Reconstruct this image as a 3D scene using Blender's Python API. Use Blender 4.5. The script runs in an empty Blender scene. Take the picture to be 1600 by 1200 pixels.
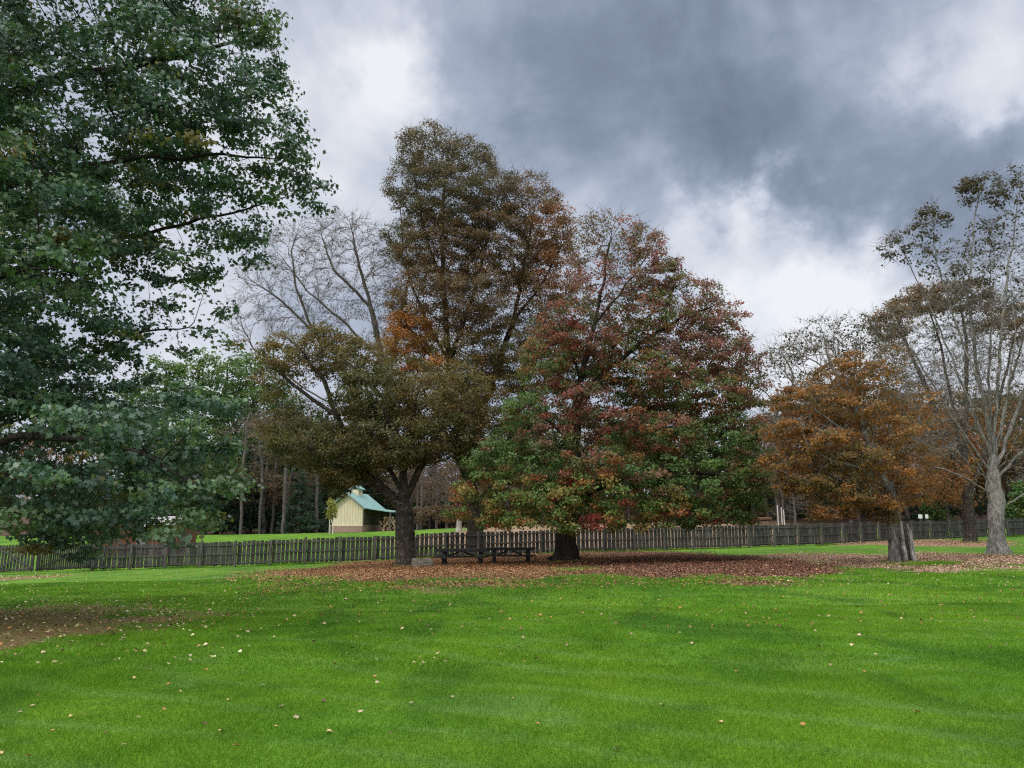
import bpy, math, random
import numpy as np
from mathutils import Vector
R = math.radians
rng = np.random.default_rng(7)
random.seed(7)
S = bpy.context.scene
COL = S.collection
UP = np.array([0., 0., 1.])

# ------------------------------------------------------------------ camera
F, CX, CY, EYE, HOR = 1220., 800., 600., 1.6, 830.
PITCH = math.atan((HOR - CY) / F)
CP, SP = math.cos(PITCH), math.sin(PITCH)
cam = bpy.data.objects.new('camera', bpy.data.cameras.new('camera'))
COL.objects.link(cam)
cam.location = (0, 0, EYE)
cam.rotation_euler = (R(90) + PITCH, 0, 0)
cam.data.sensor_width = 36
cam.data.lens = 36 * F / 1600
cam.data.clip_start = .05
cam.data.clip_end = 5000
S.camera = cam

def ray(px, py):
    u, v = (px - CX) / F, (CY - py) / F
    return np.array([u, CP - v * SP, SP + v * CP])

def wp(px, py, Y):
    """the world point at distance Y seen in direction (px, py)"""
    d = ray(px, py)
    return np.array([0, 0, EYE]) + d * (Y / d[1])

def mpp(px, py, Y):
    """metres per photo pixel there"""
    return (Y / ray(px, py)[1]) / F

# ------------------------------------------------------------------ terrain
FX = [-90, -34, -25.5, -12.5, -5.2, 2.65, 8.4, 16.1, 24, 34, 45, 90]
FY = [44, 46, 51, 51, 51, 54, 55, 57, 60, 66, 70, 84]
FZ = [-1.2, -.92, -.83, -.46, -.16, .14, .24, .40, .60, .84, 1.14, 1.6]

def sstep(t):
    t = np.clip(t, 0, 1)
    return t * t * (3 - 2 * t)

def zg(x, y):
    x = np.asarray(x, float); y = np.asarray(y, float)
    fy = np.interp(x, FX, FY)
    z = np.interp(x, FX, FZ) * sstep(y / fy)
    z = z + 2.1 * sstep((y - fy) / 34) + .022 * np.clip(y - 110, 0, 200) + 5. * sstep((y - 118) / 45)
    z = z + .025 * np.sin(x * .7 + 1) * np.sin(y * .45) * sstep(y / 12) + .02 * np.sin(x * .23 + y * .31)
    return z

def gpt(px, py):
    d = ray(px, py); lo, hi = 2., 2.
    while hi < 300:
        p = d * (hi / d[1])
        if EYE + p[2] <= zg(p[0], p[1]): break
        lo = hi; hi += .5
    for _ in range(30):
        m = (lo + hi) / 2; p = d * (m / d[1])
        if EYE + p[2] <= zg(p[0], p[1]): hi = m
        else: lo = m
    p = d * (hi / d[1])
    return np.array([p[0], p[1], float(zg(p[0], p[1]))])

# ------------------------------------------------------------------ objects
def tag(o, label=None, cat=None, group=None, kind=None):
    for k, v in (('label', label), ('category', cat), ('group', group), ('kind', kind)):
        if v: o[k] = v
    return o

def empty(name, loc, label, cat, group=None, rz=0):
    o = bpy.data.objects.new(name, None); COL.objects.link(o)
    o.location = loc; o.rotation_euler = (0, 0, rz); o.empty_display_size = .2
    return tag(o, label, cat, group)

def link(name, me, mat, parent=None):
    o = bpy.data.objects.new(name, me); COL.objects.link(o)
    if mat is not None and not me.materials: me.materials.append(mat)
    if parent is not None: o.parent = parent
    return o

def mesh_np(name, v, loops, totals, col=None, smooth=False):
    me = bpy.data.meshes.new(name)
    v = np.ascontiguousarray(v, np.float32); loops = np.ascontiguousarray(loops, np.int32)
    totals = np.ascontiguousarray(totals, np.int32)
    me.vertices.add(len(v)); me.vertices.foreach_set('co', v.ravel())
    me.loops.add(len(loops)); me.loops.foreach_set('vertex_index', loops)
    me.polygons.add(len(totals))
    st = np.concatenate([[0], np.cumsum(totals)[:-1]]).astype(np.int32)
    me.polygons.foreach_set('loop_start', st); me.polygons.foreach_set('loop_total', totals)
    if smooth: me.polygons.foreach_set('use_smooth', np.ones(len(totals), bool))
    me.update(calc_edges=True)
    if col is not None:
        a = me.color_attributes.new('tint', 'FLOAT_COLOR', 'POINT')
        c = np.ones((len(v), 4), np.float32); c[:, :3] = col
        a.data.foreach_set('color', c.ravel())
    return me

class MB:
    """collects boxes, prisms and tubes into one mesh"""
    def __init__(s): s.v, s.f = [], []
    def add(s, vs, fs):
        n = len(s.v); s.v += [tuple(map(float, p)) for p in vs]; s.f += [tuple(i + n for i in f) for f in fs]
        return s
    def frame(s, c, ax, ay, az, hx, hy, hz, j=0.):
        c, ax, ay, az = (np.array(q, float) for q in (c, ax, ay, az))
        vs = [c + ax * hx * a + ay * hy * b + az * hz * d + np.array([random.uniform(-j, j) for _ in range(3)])
              for d in (-1, 1) for a, b in ((-1, -1), (1, -1), (1, 1), (-1, 1))]
        return s.add(vs, [(3, 2, 1, 0), (4, 5, 6, 7), (0, 1, 5, 4), (1, 2, 6, 5), (2, 3, 7, 6), (3, 0, 4, 7)])
    def box(s, x0, x1, y0, y1, z0, z1, j=0.):
        return s.frame(((x0 + x1) / 2, (y0 + y1) / 2, (z0 + z1) / 2), (1, 0, 0), (0, 1, 0), (0, 0, 1),
                       (x1 - x0) / 2, (y1 - y0) / 2, (z1 - z0) / 2, j)
    def bar(s, a, b, w, h, upv=(0, 0, 1)):
        a, b = np.array(a, float), np.array(b, float); d = b - a; L = np.linalg.norm(d); d /= L
        side = np.cross(d, upv); side /= np.linalg.norm(side); u = np.cross(side, d)
        return s.frame((a + b) / 2, d, side, u, L / 2, w / 2, h / 2)
    def tube(s, a, b, r0, r1, n=10):
        a, b = np.array(a, float), np.array(b, float); d = b - a; d /= np.linalg.norm(d)
        e = np.cross(d, (0, 1, .3) if abs(d[1]) < .9 else (1, 0, 0)); e /= np.linalg.norm(e); g = np.cross(d, e)
        t = [2 * math.pi * i / n for i in range(n)]
        vs = [a + r0 * (e * math.cos(q) + g * math.sin(q)) for q in t] + [b + r1 * (e * math.cos(q) + g * math.sin(q)) for q in t]
        return s.add(vs, [(i, (i + 1) % n, n + (i + 1) % n, n + i) for i in range(n)] + [tuple(range(n))[::-1], tuple(range(n, 2 * n))])
    def build(s, name, mat, parent=None, smooth=False, bevel=0):
        me = bpy.data.meshes.new(name); me.from_pydata(s.v, [], s.f); me.update()
        if smooth: me.polygons.foreach_set('use_smooth', [True] * len(me.polygons))
        o = link(name, me, mat, parent)
        if bevel:
            b = o.modifiers.new('edge', 'BEVEL'); b.width = bevel; b.segments = 2
        return o

# ------------------------------------------------------------------ materials
class NT:
    def __init__(s, name):
        s.m = bpy.data.materials.new(name); s.m.use_nodes = True
        s.t = s.m.node_tree; s.n = s.t.nodes; s.l = s.t.links
        s.b = s.n['Principled BSDF']; s.out = s.n['Material Output']
    def new(s, typ, **kw):
        q = s.n.new(typ)
        for k, v in kw.items(): setattr(q, k, v)
        return q
    def set(s, sock, v):
        if hasattr(v, 'node'): s.l.new(v, sock)
        elif isinstance(v, (tuple, list)) and len(v) == 3 and sock.type == 'RGBA': sock.default_value = (*v, 1)
        else: sock.default_value = v
    def pos(s, scale=(1, 1, 1), obj=False):
        if obj: src = s.new('ShaderNodeTexCoord').outputs['Object']
        else: src = s.new('ShaderNodeNewGeometry').outputs['Position']
        m = s.new('ShaderNodeMapping'); s.l.new(src, m.inputs[0]); m.inputs['Scale'].default_value = scale
        return m.outputs[0]
    def noise(s, vec, scale, detail=4, rough=.55, dist=0.):
        q = s.new('ShaderNodeTexNoise'); s.l.new(vec, q.inputs['Vector'])
        q.inputs['Scale'].default_value = scale; q.inputs['Detail'].default_value = detail
        q.inputs['Roughness'].default_value = rough; q.inputs['Distortion'].default_value = dist
        return q.outputs[0]
    def ramp(s, fac, stops):
        q = s.new('ShaderNodeValToRGB'); s.l.new(fac, q.inputs[0]); e = q.color_ramp.elements
        while len(e) < len(stops): e.new(.5)
        for i, (p, c) in enumerate(stops):
            e[i].position = p; e[i].color = (*c, 1) if isinstance(c, (tuple, list)) else (c, c, c, 1)
        return q.outputs[0]
    def mix(s, fac, a, b, mode='MIX'):
        q = s.new('ShaderNodeMix', data_type='RGBA', blend_type=mode)
        s.set(q.inputs[0], fac); s.set(q.inputs[6], a); s.set(q.inputs[7], b)
        return q.outputs[2]
    def math(s, op, a, b=0., c=None, clamp=False):
        q = s.new('ShaderNodeMath', operation=op, use_clamp=clamp)
        s.set(q.inputs[0], a); s.set(q.inputs[1], b)
        if c is not None: s.set(q.inputs[2], c)
        return q.outputs[0]
    def bump(s, h, strength=.5, dist=.05):
        q = s.new('ShaderNodeBump'); s.l.new(h, q.inputs['Height'])
        q.inputs['Strength'].default_value = strength; q.inputs['Distance'].default_value = dist
        s.l.new(q.outputs[0], s.b.inputs['Normal'])
    def fin(s, col, rough=.8, spec=.2):
        s.set(s.b.inputs['Base Color'], col); s.set(s.b.inputs['Roughness'], rough)
        s.b.inputs['Specular IOR Level'].default_value = spec
        return s.m

def leaf_mat(name, trans=.3, rough=.5, spec=.3):
    t = NT(name); a = t.new('ShaderNodeAttribute', attribute_name='tint').outputs['Color']
    t.fin(a, rough, spec)
    tr = t.new('ShaderNodeBsdfTranslucent'); t.l.new(t.mix(1., a, (1.25, 1.2, .8), 'MULTIPLY'), tr.inputs[0])
    mx = t.new('ShaderNodeMixShader'); mx.inputs[0].default_value = trans
    t.l.new(t.b.outputs[0], mx.inputs[1]); t.l.new(tr.outputs[0], mx.inputs[2]); t.l.new(mx.outputs[0], t.out.inputs[0])
    return t.m

def bark_mat(name, dark, light, moss=None, lich=.0):
    t = NT(name); p = t.pos((1, 1, .22))
    n1 = t.noise(p, 14, 6, .62, .6); n2 = t.noise(t.pos(), 2.2, 3)
    c = t.ramp(n1, [(.34, dark), (.52, tuple((a + b) / 2 for a, b in zip(dark, light))), (.7, light)])
    c = t.mix(t.ramp(n2, [(.35, 0.), (.75, .55)]), c, tuple(q * .55 for q in dark))
    if lich:
        n3 = t.noise(t.pos(), 5.5, 4, .6)
        c = t.mix(t.ramp(n3, [(.54, 0.), (.66, lich)]), c, (.34, .35, .31))
    t.bump(n1, .9, .06)
    return t.fin(c, .95, .1)

def wood_mat(name, dark, mid, light, gray=.5, vert=True, sc=1.):
    t = NT(name); p = t.pos((9 * sc, 9 * sc, .7 * sc) if vert else (.7 * sc, 9 * sc, 9 * sc))
    n1 = t.noise(p, 3.2, 6, .65, .4); n2 = t.noise(t.pos(), .9, 4, .6); n3 = t.noise(t.pos((3, 3, 1.3)), 2.6, 5, .7)
    rnd = t.new('ShaderNodeNewGeometry').outputs['Random Per Island']
    c = t.ramp(n1, [(.28, dark), (.5, mid), (.75, light)])
    c = t.mix(t.math('MULTIPLY', rnd, .75), c, dark)
    c = t.mix(t.ramp(n3, [(.55, 0.), (.7, gray)]), c, light)
    c = t.mix(t.ramp(n2, [(.45, 0.), (.7, .6)]), c, tuple(q * .6 for q in dark))
    t.bump(n1, .4, .01)
    return t.fin(c, .9, .15)

def plain_mat(name, col, rough=.7, spec=.3, var=.25, scale=3.):
    t = NT(name); n = t.noise(t.pos(), scale, 5, .6)
    c = t.ramp(n, [(.3, tuple(q * (1 - var) for q in col)), (.7, tuple(q * (1 + var * .6) for q in col))])
    t.bump(n, .15, .02)
    return t.fin(c, rough, spec)

M = {}
M['leaf'] = leaf_mat('leaf', .4, .5, .25)
M['leaf_near'] = leaf_mat('leaf_near', .25, .42, .45)
M['litter'] = leaf_mat('dry_leaf', .1, .75, .15)
M['bark_dark'] = bark_mat('bark_dark', (.018, .015, .013), (.075, .062, .052))
M['bark_brown'] = bark_mat('bark_brown', (.026, .021, .017), (.115, .093, .075), lich=.25)
M['bark_grey'] = bark_mat('bark_grey', (.075, .067, .058), (.40, .375, .345), lich=.35)
M['bark_pale'] = bark_mat('bark_pale', (.11, .10, .09), (.32, .30, .275))
M['bark_far'] = bark_mat('bark_far', (.06, .052, .045), (.20, .18, .16))
M['dead_wood'] = bark_mat('dead_wood', (.16, .14, .12), (.62, .58, .53))
M['fence'] = wood_mat('fence_wood', (.030, .029, .027), (.084, .081, .074), (.24, .235, .205), .65)
M['fence_post'] = wood_mat('fence_post_wood', (.042, .039, .035), (.105, .10, .09), (.22, .21, .19), .3)
M['table'] = wood_mat('table_wood', (.014, .014, .015), (.036, .036, .037), (.12, .115, .11), .25, False)

# ------------------------------------------------------------------ trees
def leaves_mesh(name, P, size, out, rnd, col, shape='kite', hang=.55):
    """one polygon per leaf, all vectorised. P centres, out = outward directions"""
    n = len(P)
    if n == 0: return None
    nrm = out * .5 + UP * .55 + rnd.normal(0, .55, (n, 3)); nrm /= np.linalg.norm(nrm, axis=1)[:, None]
    t = out * .6 + rnd.normal(0, .7, (n, 3)) - UP * hang
    t -= nrm * (t * nrm).sum(1)[:, None]; t /= np.linalg.norm(t, axis=1)[:, None] + 1e-9
    b = np.cross(nrm, t)
    if shape == 'kite':
        prof = np.array([(-.5, 0), (-.05, .42), (.5, 0), (-.1, -.42)]); lift = np.array([0, .10, -.05, .10])
    else:   # lobed leaf
        prof = np.array([(-.5, 0), (-.30, .30), (-.34, .50), (-.06, .40), (.14, .50), (.12, .20), (.55, 0),
                         (.12, -.20), (.14, -.50), (-.06, -.40), (-.34, -.50), (-.30, -.30)])
        lift = np.array([0, .05, .02, .08, .0, .02, -.12, .02, .0, .08, .02, .05])
    k = len(prof)
    V = P[:, None, :] + size[:, None, None] * (prof[None, :, 0, None] * t[:, None, :] + prof[None, :, 1, None] * b[:, None, :]
                                               + lift[None, :, None] * nrm[:, None, :])
    C = np.repeat(col, k, axis=0)
    return mesh_np(name, V.reshape(-1, 3), np.arange(n * k), np.full(n, k), C)

class Tree:
    """skeleton + space colonisation towards attractors spread through the crown's lobes"""
    def __init__(s, seed, step=.4):
        s.r = np.random.default_rng(seed); s.step = step
        s.P, s.par = [], []
    def limb(s, pts, start=None, jit=.06):
        """a limb through pts (world), rooted at the node nearest to pts[0] unless it is the first"""
        pts = [np.array(p, float) for p in pts]
        if not s.P: s.P.append(pts[0]); s.par.append(-1); cur = 0
        else:
            A = np.array(s.P); cur = int(np.argmin(((A - pts[0]) ** 2).sum(1)))
        prev = s.P[cur]
        for q in pts[1:]:
            L = np.linalg.norm(q - prev); n = max(1, int(round(L / s.step)))
            for i in range(1, n + 1):
                p = prev + (q - prev) * i / n + s.r.normal(0, jit, 3) * (1 if i < n else .5)
                s.P.append(p); s.par.append(cur); cur = len(s.P) - 1
            prev = q
        return cur
    def grow(s, A, kill, infl=6., iters=140, wander=.25, grav=.0, keep=.35):
        r = s.r; A = np.array(A); P = np.array(s.P); par = list(s.par)
        d2 = ((A[:, None, :] - P[None, :, :]) ** 2).sum(2) if len(A) * len(P) < 3e7 else None
        near = d2.argmin(1); dist = np.sqrt(d2.min(1))
        alive = dist > kill
        cap = len(P) + 60000; buf = np.zeros((cap, 3)); buf[:len(P)] = P; n = len(P); stale = np.zeros(len(A), int)
        for it in range(iters):
            idx = np.where(alive & (dist < infl))[0]
            if len(idx) == 0:
                idx = np.where(alive)[0]
                if len(idx) == 0: break
                idx = idx[np.argsort(dist[idx])[:20]]
            nd = near[idx]; v = A[idx] - buf[nd]; v /= np.linalg.norm(v, axis=1)[:, None] + 1e-9
            acc = np.zeros((n, 3)); np.add.at(acc, nd, v)
            un = np.unique(nd); d = acc[un]; d /= np.linalg.norm(d, axis=1)[:, None] + 1e-9
            pa = np.array([par[u] for u in un]); ok = pa >= 0
            old = np.zeros_like(d); old[ok] = buf[un[ok]] - buf[pa[ok]]
            old /= np.linalg.norm(old, axis=1)[:, None] + 1e-9
            d = d + old * keep + r.normal(0, wander, d.shape) + UP * grav; d /= np.linalg.norm(d, axis=1)[:, None]
            new = buf[un] + d * s.step
            m = len(new)
            if n + m > cap: break
            buf[n:n + m] = new; par += [int(u) for u in un]
            dd = np.sqrt(((A[:, None, :] - new[None, :, :]) ** 2).sum(2)); mi = dd.argmin(1); mv = dd.min(1)
            b = mv < dist; near[b] = n + mi[b]; dist[b] = mv[b]; n += m
            stale[idx] += 1; stale[b] = 0
            alive &= (dist > kill) & (stale < 4)
        s.P = [p for p in buf[:n]]; s.par = par
    def finish(s, r_base, r_tip, flare=.8, flare_h=.7, gamma=None, emin=.6):
        P = np.array(s.P); par = np.array(s.par); n = len(P)
        tips = np.zeros(n); haskid = np.zeros(n, bool); haskid[par[par >= 0]] = True
        tips[~haskid] = 1
        for i in range(n - 1, 0, -1):
            if par[i] >= 0: tips[par[i]] += tips[i]
        e = math.log(r_base / r_tip) / math.log(max(tips[0], 2.)) if gamma is None else gamma
        e = max(e, emin)
        rad = np.maximum(r_base * (tips / tips[0]) ** e, r_tip)
        h = P[:, 2] - P[0, 2]
        s.flare = (flare, flare_h)
        s.A, s.pa, s.tips, s.rad, s.h, s.kid = P, par, tips, rad, h, haskid
        return s
    def wood(s, name, twigs=0, tl=.6, tr=.008, root_lobes=5, rmin=0.):
        P, par, rad = s.A, s.pa, s.rad; n = len(P); r = s.r
        kids = [[] for _ in range(n)]
        for i in range(1, n): kids[par[i]].append(i)
        chains, stack = [], [(0, None)]
        while stack:
            st, frm = stack.pop(); ch = [st] if frm is None else [frm, st]; cur = st
            while kids[cur]:
                k = sorted(kids[cur], key=lambda q: -rad[q])
                for o in k[1:]: stack.append((o, cur))
                cur = k[0]; ch.append(cur)
            chains.append((ch, frm is not None))
        V, L, T = [], [], []; off = 0
        fl, fh = s.flare
        for ch, branch in chains:
            p = P[ch].copy(); q = rad[ch].copy()
            if branch: q[0] = q[1]
            if q.max() < rmin: continue
            if not kids[ch[-1]]: q[-1] *= .35
            ns = 18 if q[0] > .22 else 9 if q[0] > .09 else 6 if q[0] > .035 else 4 if q[0] > .016 else 3
            # smooth main chains a little
            if len(p) > 3 and q[0] > .03:
                p[1:-1] = p[1:-1] * .5 + (p[:-2] + p[2:]) * .25
            if ns == 18:     # finer rings along the trunk
                m = len(p); tt = np.linspace(0, m - 1, (m - 1) * 3 + 1)
                p = np.stack([np.interp(tt, np.arange(m), p[:, c]) for c in range(3)], 1); q = np.interp(tt, np.arange(m), q)
            d = np.gradient(p, axis=0); d /= np.linalg.norm(d, axis=1)[:, None] + 1e-9
            ref = np.array([1., .13, .0]) if abs(d[:, 0]).mean() < .75 else np.array([.1, 1., .0])
            e = ref - d * (d @ ref)[:, None]; e /= np.linalg.norm(e, axis=1)[:, None] + 1e-9
            g = np.cross(d, e)
            th = np.arange(ns) * 2 * math.pi / ns + r.uniform(0, 6)
            rr = np.repeat(q[:, None], ns, 1)
            if ns == 18:
                hh = np.maximum(p[:, 2] - P[0, 2], 0)
                ph = r.uniform(0, 6, 4)
                if not branch:
                    w = np.exp(-hh / fh)[:, None]
                    rr = rr * (1 + w * fl * (.55 + .55 * np.cos(root_lobes * th + ph[0])[None, :] * (.4 + .6 * w)))
                rr = rr * (1 + .06 * np.sin(3 * th + ph[1])[None, :] + .04 * np.sin(5 * th[None, :] + 1.3 * hh[:, None] + ph[2])
                           + .06 * np.sin(2 * th[None, :] + 1.9 * hh[:, None] + ph[3]) + r.normal(0, .02, rr.shape))
            v = p[:, None, :] + rr[:, :, None] * (np.cos(th)[None, :, None] * e[:, None, :] + np.sin(th)[None, :, None] * g[:, None, :])
            m = len(p); V.append(v.reshape(-1, 3))
            i = np.arange(m - 1)[:, None] * ns + np.arange(ns)[None, :]; j = np.arange(m - 1)[:, None] * ns + (np.arange(ns) + 1)[None, :] % ns
            L.append((np.stack([i, j, j + ns, i + ns], 2) + off).ravel()); T.append(np.full((m - 1) * ns, 4)); off += m * ns
        if twigs:
            src = np.where(s.tips <= 3)[0]; src = np.repeat(src, twigs); k = len(src)
            dr = P[src] - P[np.maximum(par[src], 0)]; dr /= np.linalg.norm(dr, axis=1)[:, None] + 1e-9
            dr = dr + r.normal(0, .38, (k, 3)) + UP * .2; dr /= np.linalg.norm(dr, axis=1)[:, None]
            a = P[src] + r.normal(0, .03, (k, 3)); ln = tl * r.uniform(.4, 1.3, k)
            mid = a + dr * (ln * .5)[:, None] + r.normal(0, .06, (k, 3)) * tl; b = mid + (dr + r.normal(0, .3, (k, 3))) * (ln * .5)[:, None]
            e = np.cross(dr, np.array([.3, .5, .8])); e /= np.linalg.norm(e, axis=1)[:, None]; g = np.cross(dr, e)
            rings = []
            for cpt, rr in ((a, tr), (mid, tr * .75)):
                for q in range(3):
                    an = q * 2.0944; rings.append(cpt + rr * (math.cos(an) * e + math.sin(an) * g))
            vv = np.stack(rings + [b], 1).reshape(-1, 3); V.append(vv)
            base = (np.arange(k) * 7)[:, None] + off
            quads = np.array([[0, 1, 4, 3], [1, 2, 5, 4], [2, 0, 3, 5]]); tris = np.array([[3, 4, 6], [4, 5, 6], [5, 3, 6]])
            L.append((base[:, :, None] + quads[None].reshape(1, 1, -1)).ravel()); T.append(np.full(k * 3, 4))
            L.append((base[:, :, None] + tris[None].reshape(1, 1, -1)).ravel()); T.append(np.full(k * 3, 3)); off += k * 7
            s.twig_tips = b
        return mesh_np(name, np.concatenate(V), np.concatenate(L), np.concatenate(T), smooth=True)

def in_ellipsoid(r, n, c, rad, shell=.55):
    d = r.normal(0, 1, (n, 3)); d /= np.linalg.norm(d, axis=1)[:, None]
    q = r.uniform(0, 1, n) ** (1 / 3.); q = shell * (1 - (1 - q) * .55) + (1 - shell) * q
    return np.array(c) + d * q[:, None] * np.array(rad)

def pick(r, pal, n):
    """n leaf colours out of a palette of (weight, rgb)"""
    w = np.array([p[0] for p in pal], float); w /= w.sum()
    c = np.array([p[1] for p in pal])[r.choice(len(pal), n, p=w)]
    return c * r.uniform(.7, 1.35, (n, 1)) * r.uniform(.93, 1.07, (n, 3))

def build_tree(name, seed, base_px, Y, limbs, lobes, pals, label, r_base, bark, n_attr=2200, kill=.55, step=.4, r_tip=.011,
               leaf=.15, per_tip=30, spread=.5, twigs=0, tl=.6, tr=.007, flare=.8, flare_h=.7, shape='kite', leafmat='leaf',
               cat='tree', wander=.25, clump=1.0, group=None, gpos=None, hang=.55, flat=.6, roots=5, grav=0., keep=.35, emin=.6):
    g = gpos if gpos is not None else gpt(*base_px)
    Yb = g[1]
    t = Tree(seed, step); r = t.r
    for L in limbs:
        pts = []
        for q in L:
            dY = q[2] if len(q) > 2 else 0.
            pts.append(wp(q[0], q[1], Yb + dY))
        if not t.P: pts[0] = np.array([g[0], g[1], g[2] - .12])
        t.limb(pts, jit=.05)
    cs, rs, dens, palid, att = [], [], [], [], []
    for lb in lobes:
        px, py, rx, ry, dY, rY, ld, pal = lb[:8]
        c = wp(px, py, Yb + dY); m = mpp(px, py, Yb + dY)
        cs.append(c); rs.append((rx * m, rY, ry * m)); dens.append(ld); palid.append(pal)
    cs, rs, dens = np.array(cs), np.array(rs), np.array(dens)
    vol = rs.prod(1) ** .8; cnt = np.maximum(5, n_attr * vol / vol.sum()).astype(int)
    for i in range(len(cs)): att.append(in_ellipsoid(r, cnt[i], cs[i], rs[i]))
    att = np.concatenate(att)
    att = att[att[:, 2] > zg(att[:, 0], att[:, 1]) + .8]
    t.grow(att, kill, wander=wander, grav=grav, keep=keep)
    t.finish(r_base, r_tip, flare, flare_h, emin=emin)
    root = empty(name, tuple(g), label, cat, group)
    wood = t.wood('trunk', twigs, tl, tr, roots)
    off = np.array([g[0], g[1], g[2]])
    def shift(me):
        a = np.empty(len(me.vertices) * 3, np.float32); me.vertices.foreach_get('co', a)
        a = a.reshape(-1, 3) - off; me.vertices.foreach_set('co', a.astype(np.float32).ravel()); me.update()
    shift(wood); link('trunk', wood, M[bark], root)
    # leaves
    src = np.where((t.tips <= 2) & (t.h > 1.2))[0]
    P = t.A[src]
    k = (((P[:, None, :] - cs[None]) / rs[None]) ** 2).sum(2); lob = k.argmin(1); kk = k.min(1)
    w = dens[lob] * np.clip(1.6 - .3 * kk, .15, 1.2) * np.exp(r.normal(0, .45 * clump, len(P)))
    num = r.poisson(np.clip(per_tip * w, 0, per_tip * 6))
    rep = np.repeat(np.arange(len(P)), num); n = len(rep)
    if n:
        dv = r.normal(0, 1, (n, 3)); dv /= np.linalg.norm(dv, axis=1)[:, None]
        dv *= (r.uniform(0, 1, n) ** .5 * spread)[:, None]; dv[:, 2] *= flat
        C = P[rep] + dv - UP * .05
        cen = cs[lob[rep]]; out = (C - cen) / rs[lob[rep]]; out += dv * .8; out /= np.linalg.norm(out, axis=1)[:, None] + 1e-9
        col = np.zeros((n, 3)); pk = np.array([palid[i] for i in lob[rep]], dtype=object)
        # colour keeps together sprig by sprig, as autumn colour does
        for nm in set(palid):
            ii = np.where(pk == nm)[0]
            sprig = rep[ii]; us, inv = np.unique(sprig, return_inverse=True)
            base = pick(r, pals[nm], len(us))[inv]; own = pick(r, pals[nm], len(ii))
            col[ii] = base * .68 + own * .32
        keep = C[:, 2] > zg(C[:, 0], C[:, 1]) + .3
        me = leaves_mesh('crown', (C - off)[keep], (leaf * r.uniform(.65, 1.3, n))[keep], out[keep], r, col[keep], shape, hang)
        link('crown', me, M[leafmat], root)
        print(name, 'nodes', len(t.A), 'leaves', int(keep.sum()), 'Y %.1f' % Yb, 'tips', int(t.tips[0]))
    return root, t, g

# palettes (leaf albedo)
G1, G2, G3 = (.062, .118, .064), (.054, .106, .074), (.110, .185, .075)
PAL = {
 'near': [(5, G1), (5, G2), (2.2, G3), (.25, (.30, .22, .05))],
 'near_lit': [(3, G1), (4, G3), (2, (.10, .17, .07)), (.3, (.30, .22, .05))],  # light on the front boughs put into the leaf colour as brighter green
 'near_rust': [(3, G1), (2, G2), (1.6, (.16, .09, .04)), (1, G3)],
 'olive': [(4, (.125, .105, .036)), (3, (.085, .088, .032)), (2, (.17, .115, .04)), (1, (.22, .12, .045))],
 'olive_shaded': [(4, (.075, .085, .028)), (3, (.10, .092, .032)), (1, (.15, .105, .036))],  # shade of the lower boughs put into the leaf colour
 'brown': [(4, (.155, .10, .055)), (3, (.12, .095, .048)), (2, (.18, .095, .045)), (1, (.2, .15, .10))],
 'bronze': [(3, (.125, .108, .06)), (3, (.10, .095, .052)), (1.5, (.17, .11, .06))],
 'rust': [(3, (.28, .12, .045)), (2, (.20, .105, .055)), (1.5, (.11, .08, .04)), (.8, (.34, .13, .04))],
 'orange': [(4, (.36, .14, .035)), (2, (.28, .16, .04)), (2, (.14, .09, .03))],
 'green_red': [(4.6, (.09, .155, .048)), (2.4, (.26, .08, .06)), (1.4, (.30, .12, .05)), (1.6, (.13, .13, .045))],
 'green_gold': [(5, (.10, .185, .046)), (2.2, (.26, .18, .05)), (1.2, (.34, .14, .05)), (.7, (.3, .05, .05))],
 'green': [(5, (.085, .16, .048)), (3, (.105, .19, .05)), (1.1, (.20, .075, .055)), (.9, (.2, .13, .05))],
 'red': [(3, (.24, .06, .055)), (2.5, (.20, .085, .06)), (1.5, (.27, .115, .06)), (3.6, (.065, .115, .045))],
 'wine': [(4, (.235, .095, .08)), (3, (.19, .12, .075)), (1.2, (.32, .08, .08)), (3, (.11, .15, .06))],
 'scarlet': [(4, (.34, .045, .05)), (2, (.26, .075, .05)), (1, (.08, .12, .04))],
 'amber': [(4, (.29, .132, .036)), (3, (.22, .118, .036)), (2, (.13, .10, .035)), (1.2, (.32, .14, .042))],
 'amber_olive': [(3, (.2, .11, .03)), (3, (.11, .095, .03)), (1.4, (.28, .13, .035))],
 'dark_clump': [(3, (.055, .05, .026)), (2, (.08, .06, .03)), (1, (.05, .06, .03))],
 'dry': [(3, (.20, .14, .09)), (2, (.14, .10, .065))],
 'pine': [(3, (.10, .175, .05)), (3, (.07, .13, .045)), (1.5, (.16, .235, .075))],
 'leafy': [(3, (.075, .15, .042)), (2, (.05, .105, .036)), (1, (.165, .16, .045))],
 'hemlock': [(3, (.028, .058, .032)), (2, (.042, .078, .042))],
 'gold': [(3, (.38, .22, .05)), (2, (.30, .20, .06)), (1, (.15, .13, .04))],
 'sapling': [(3, (.30, .28, .07)), (2, (.18, .22, .06))],
}

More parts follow.
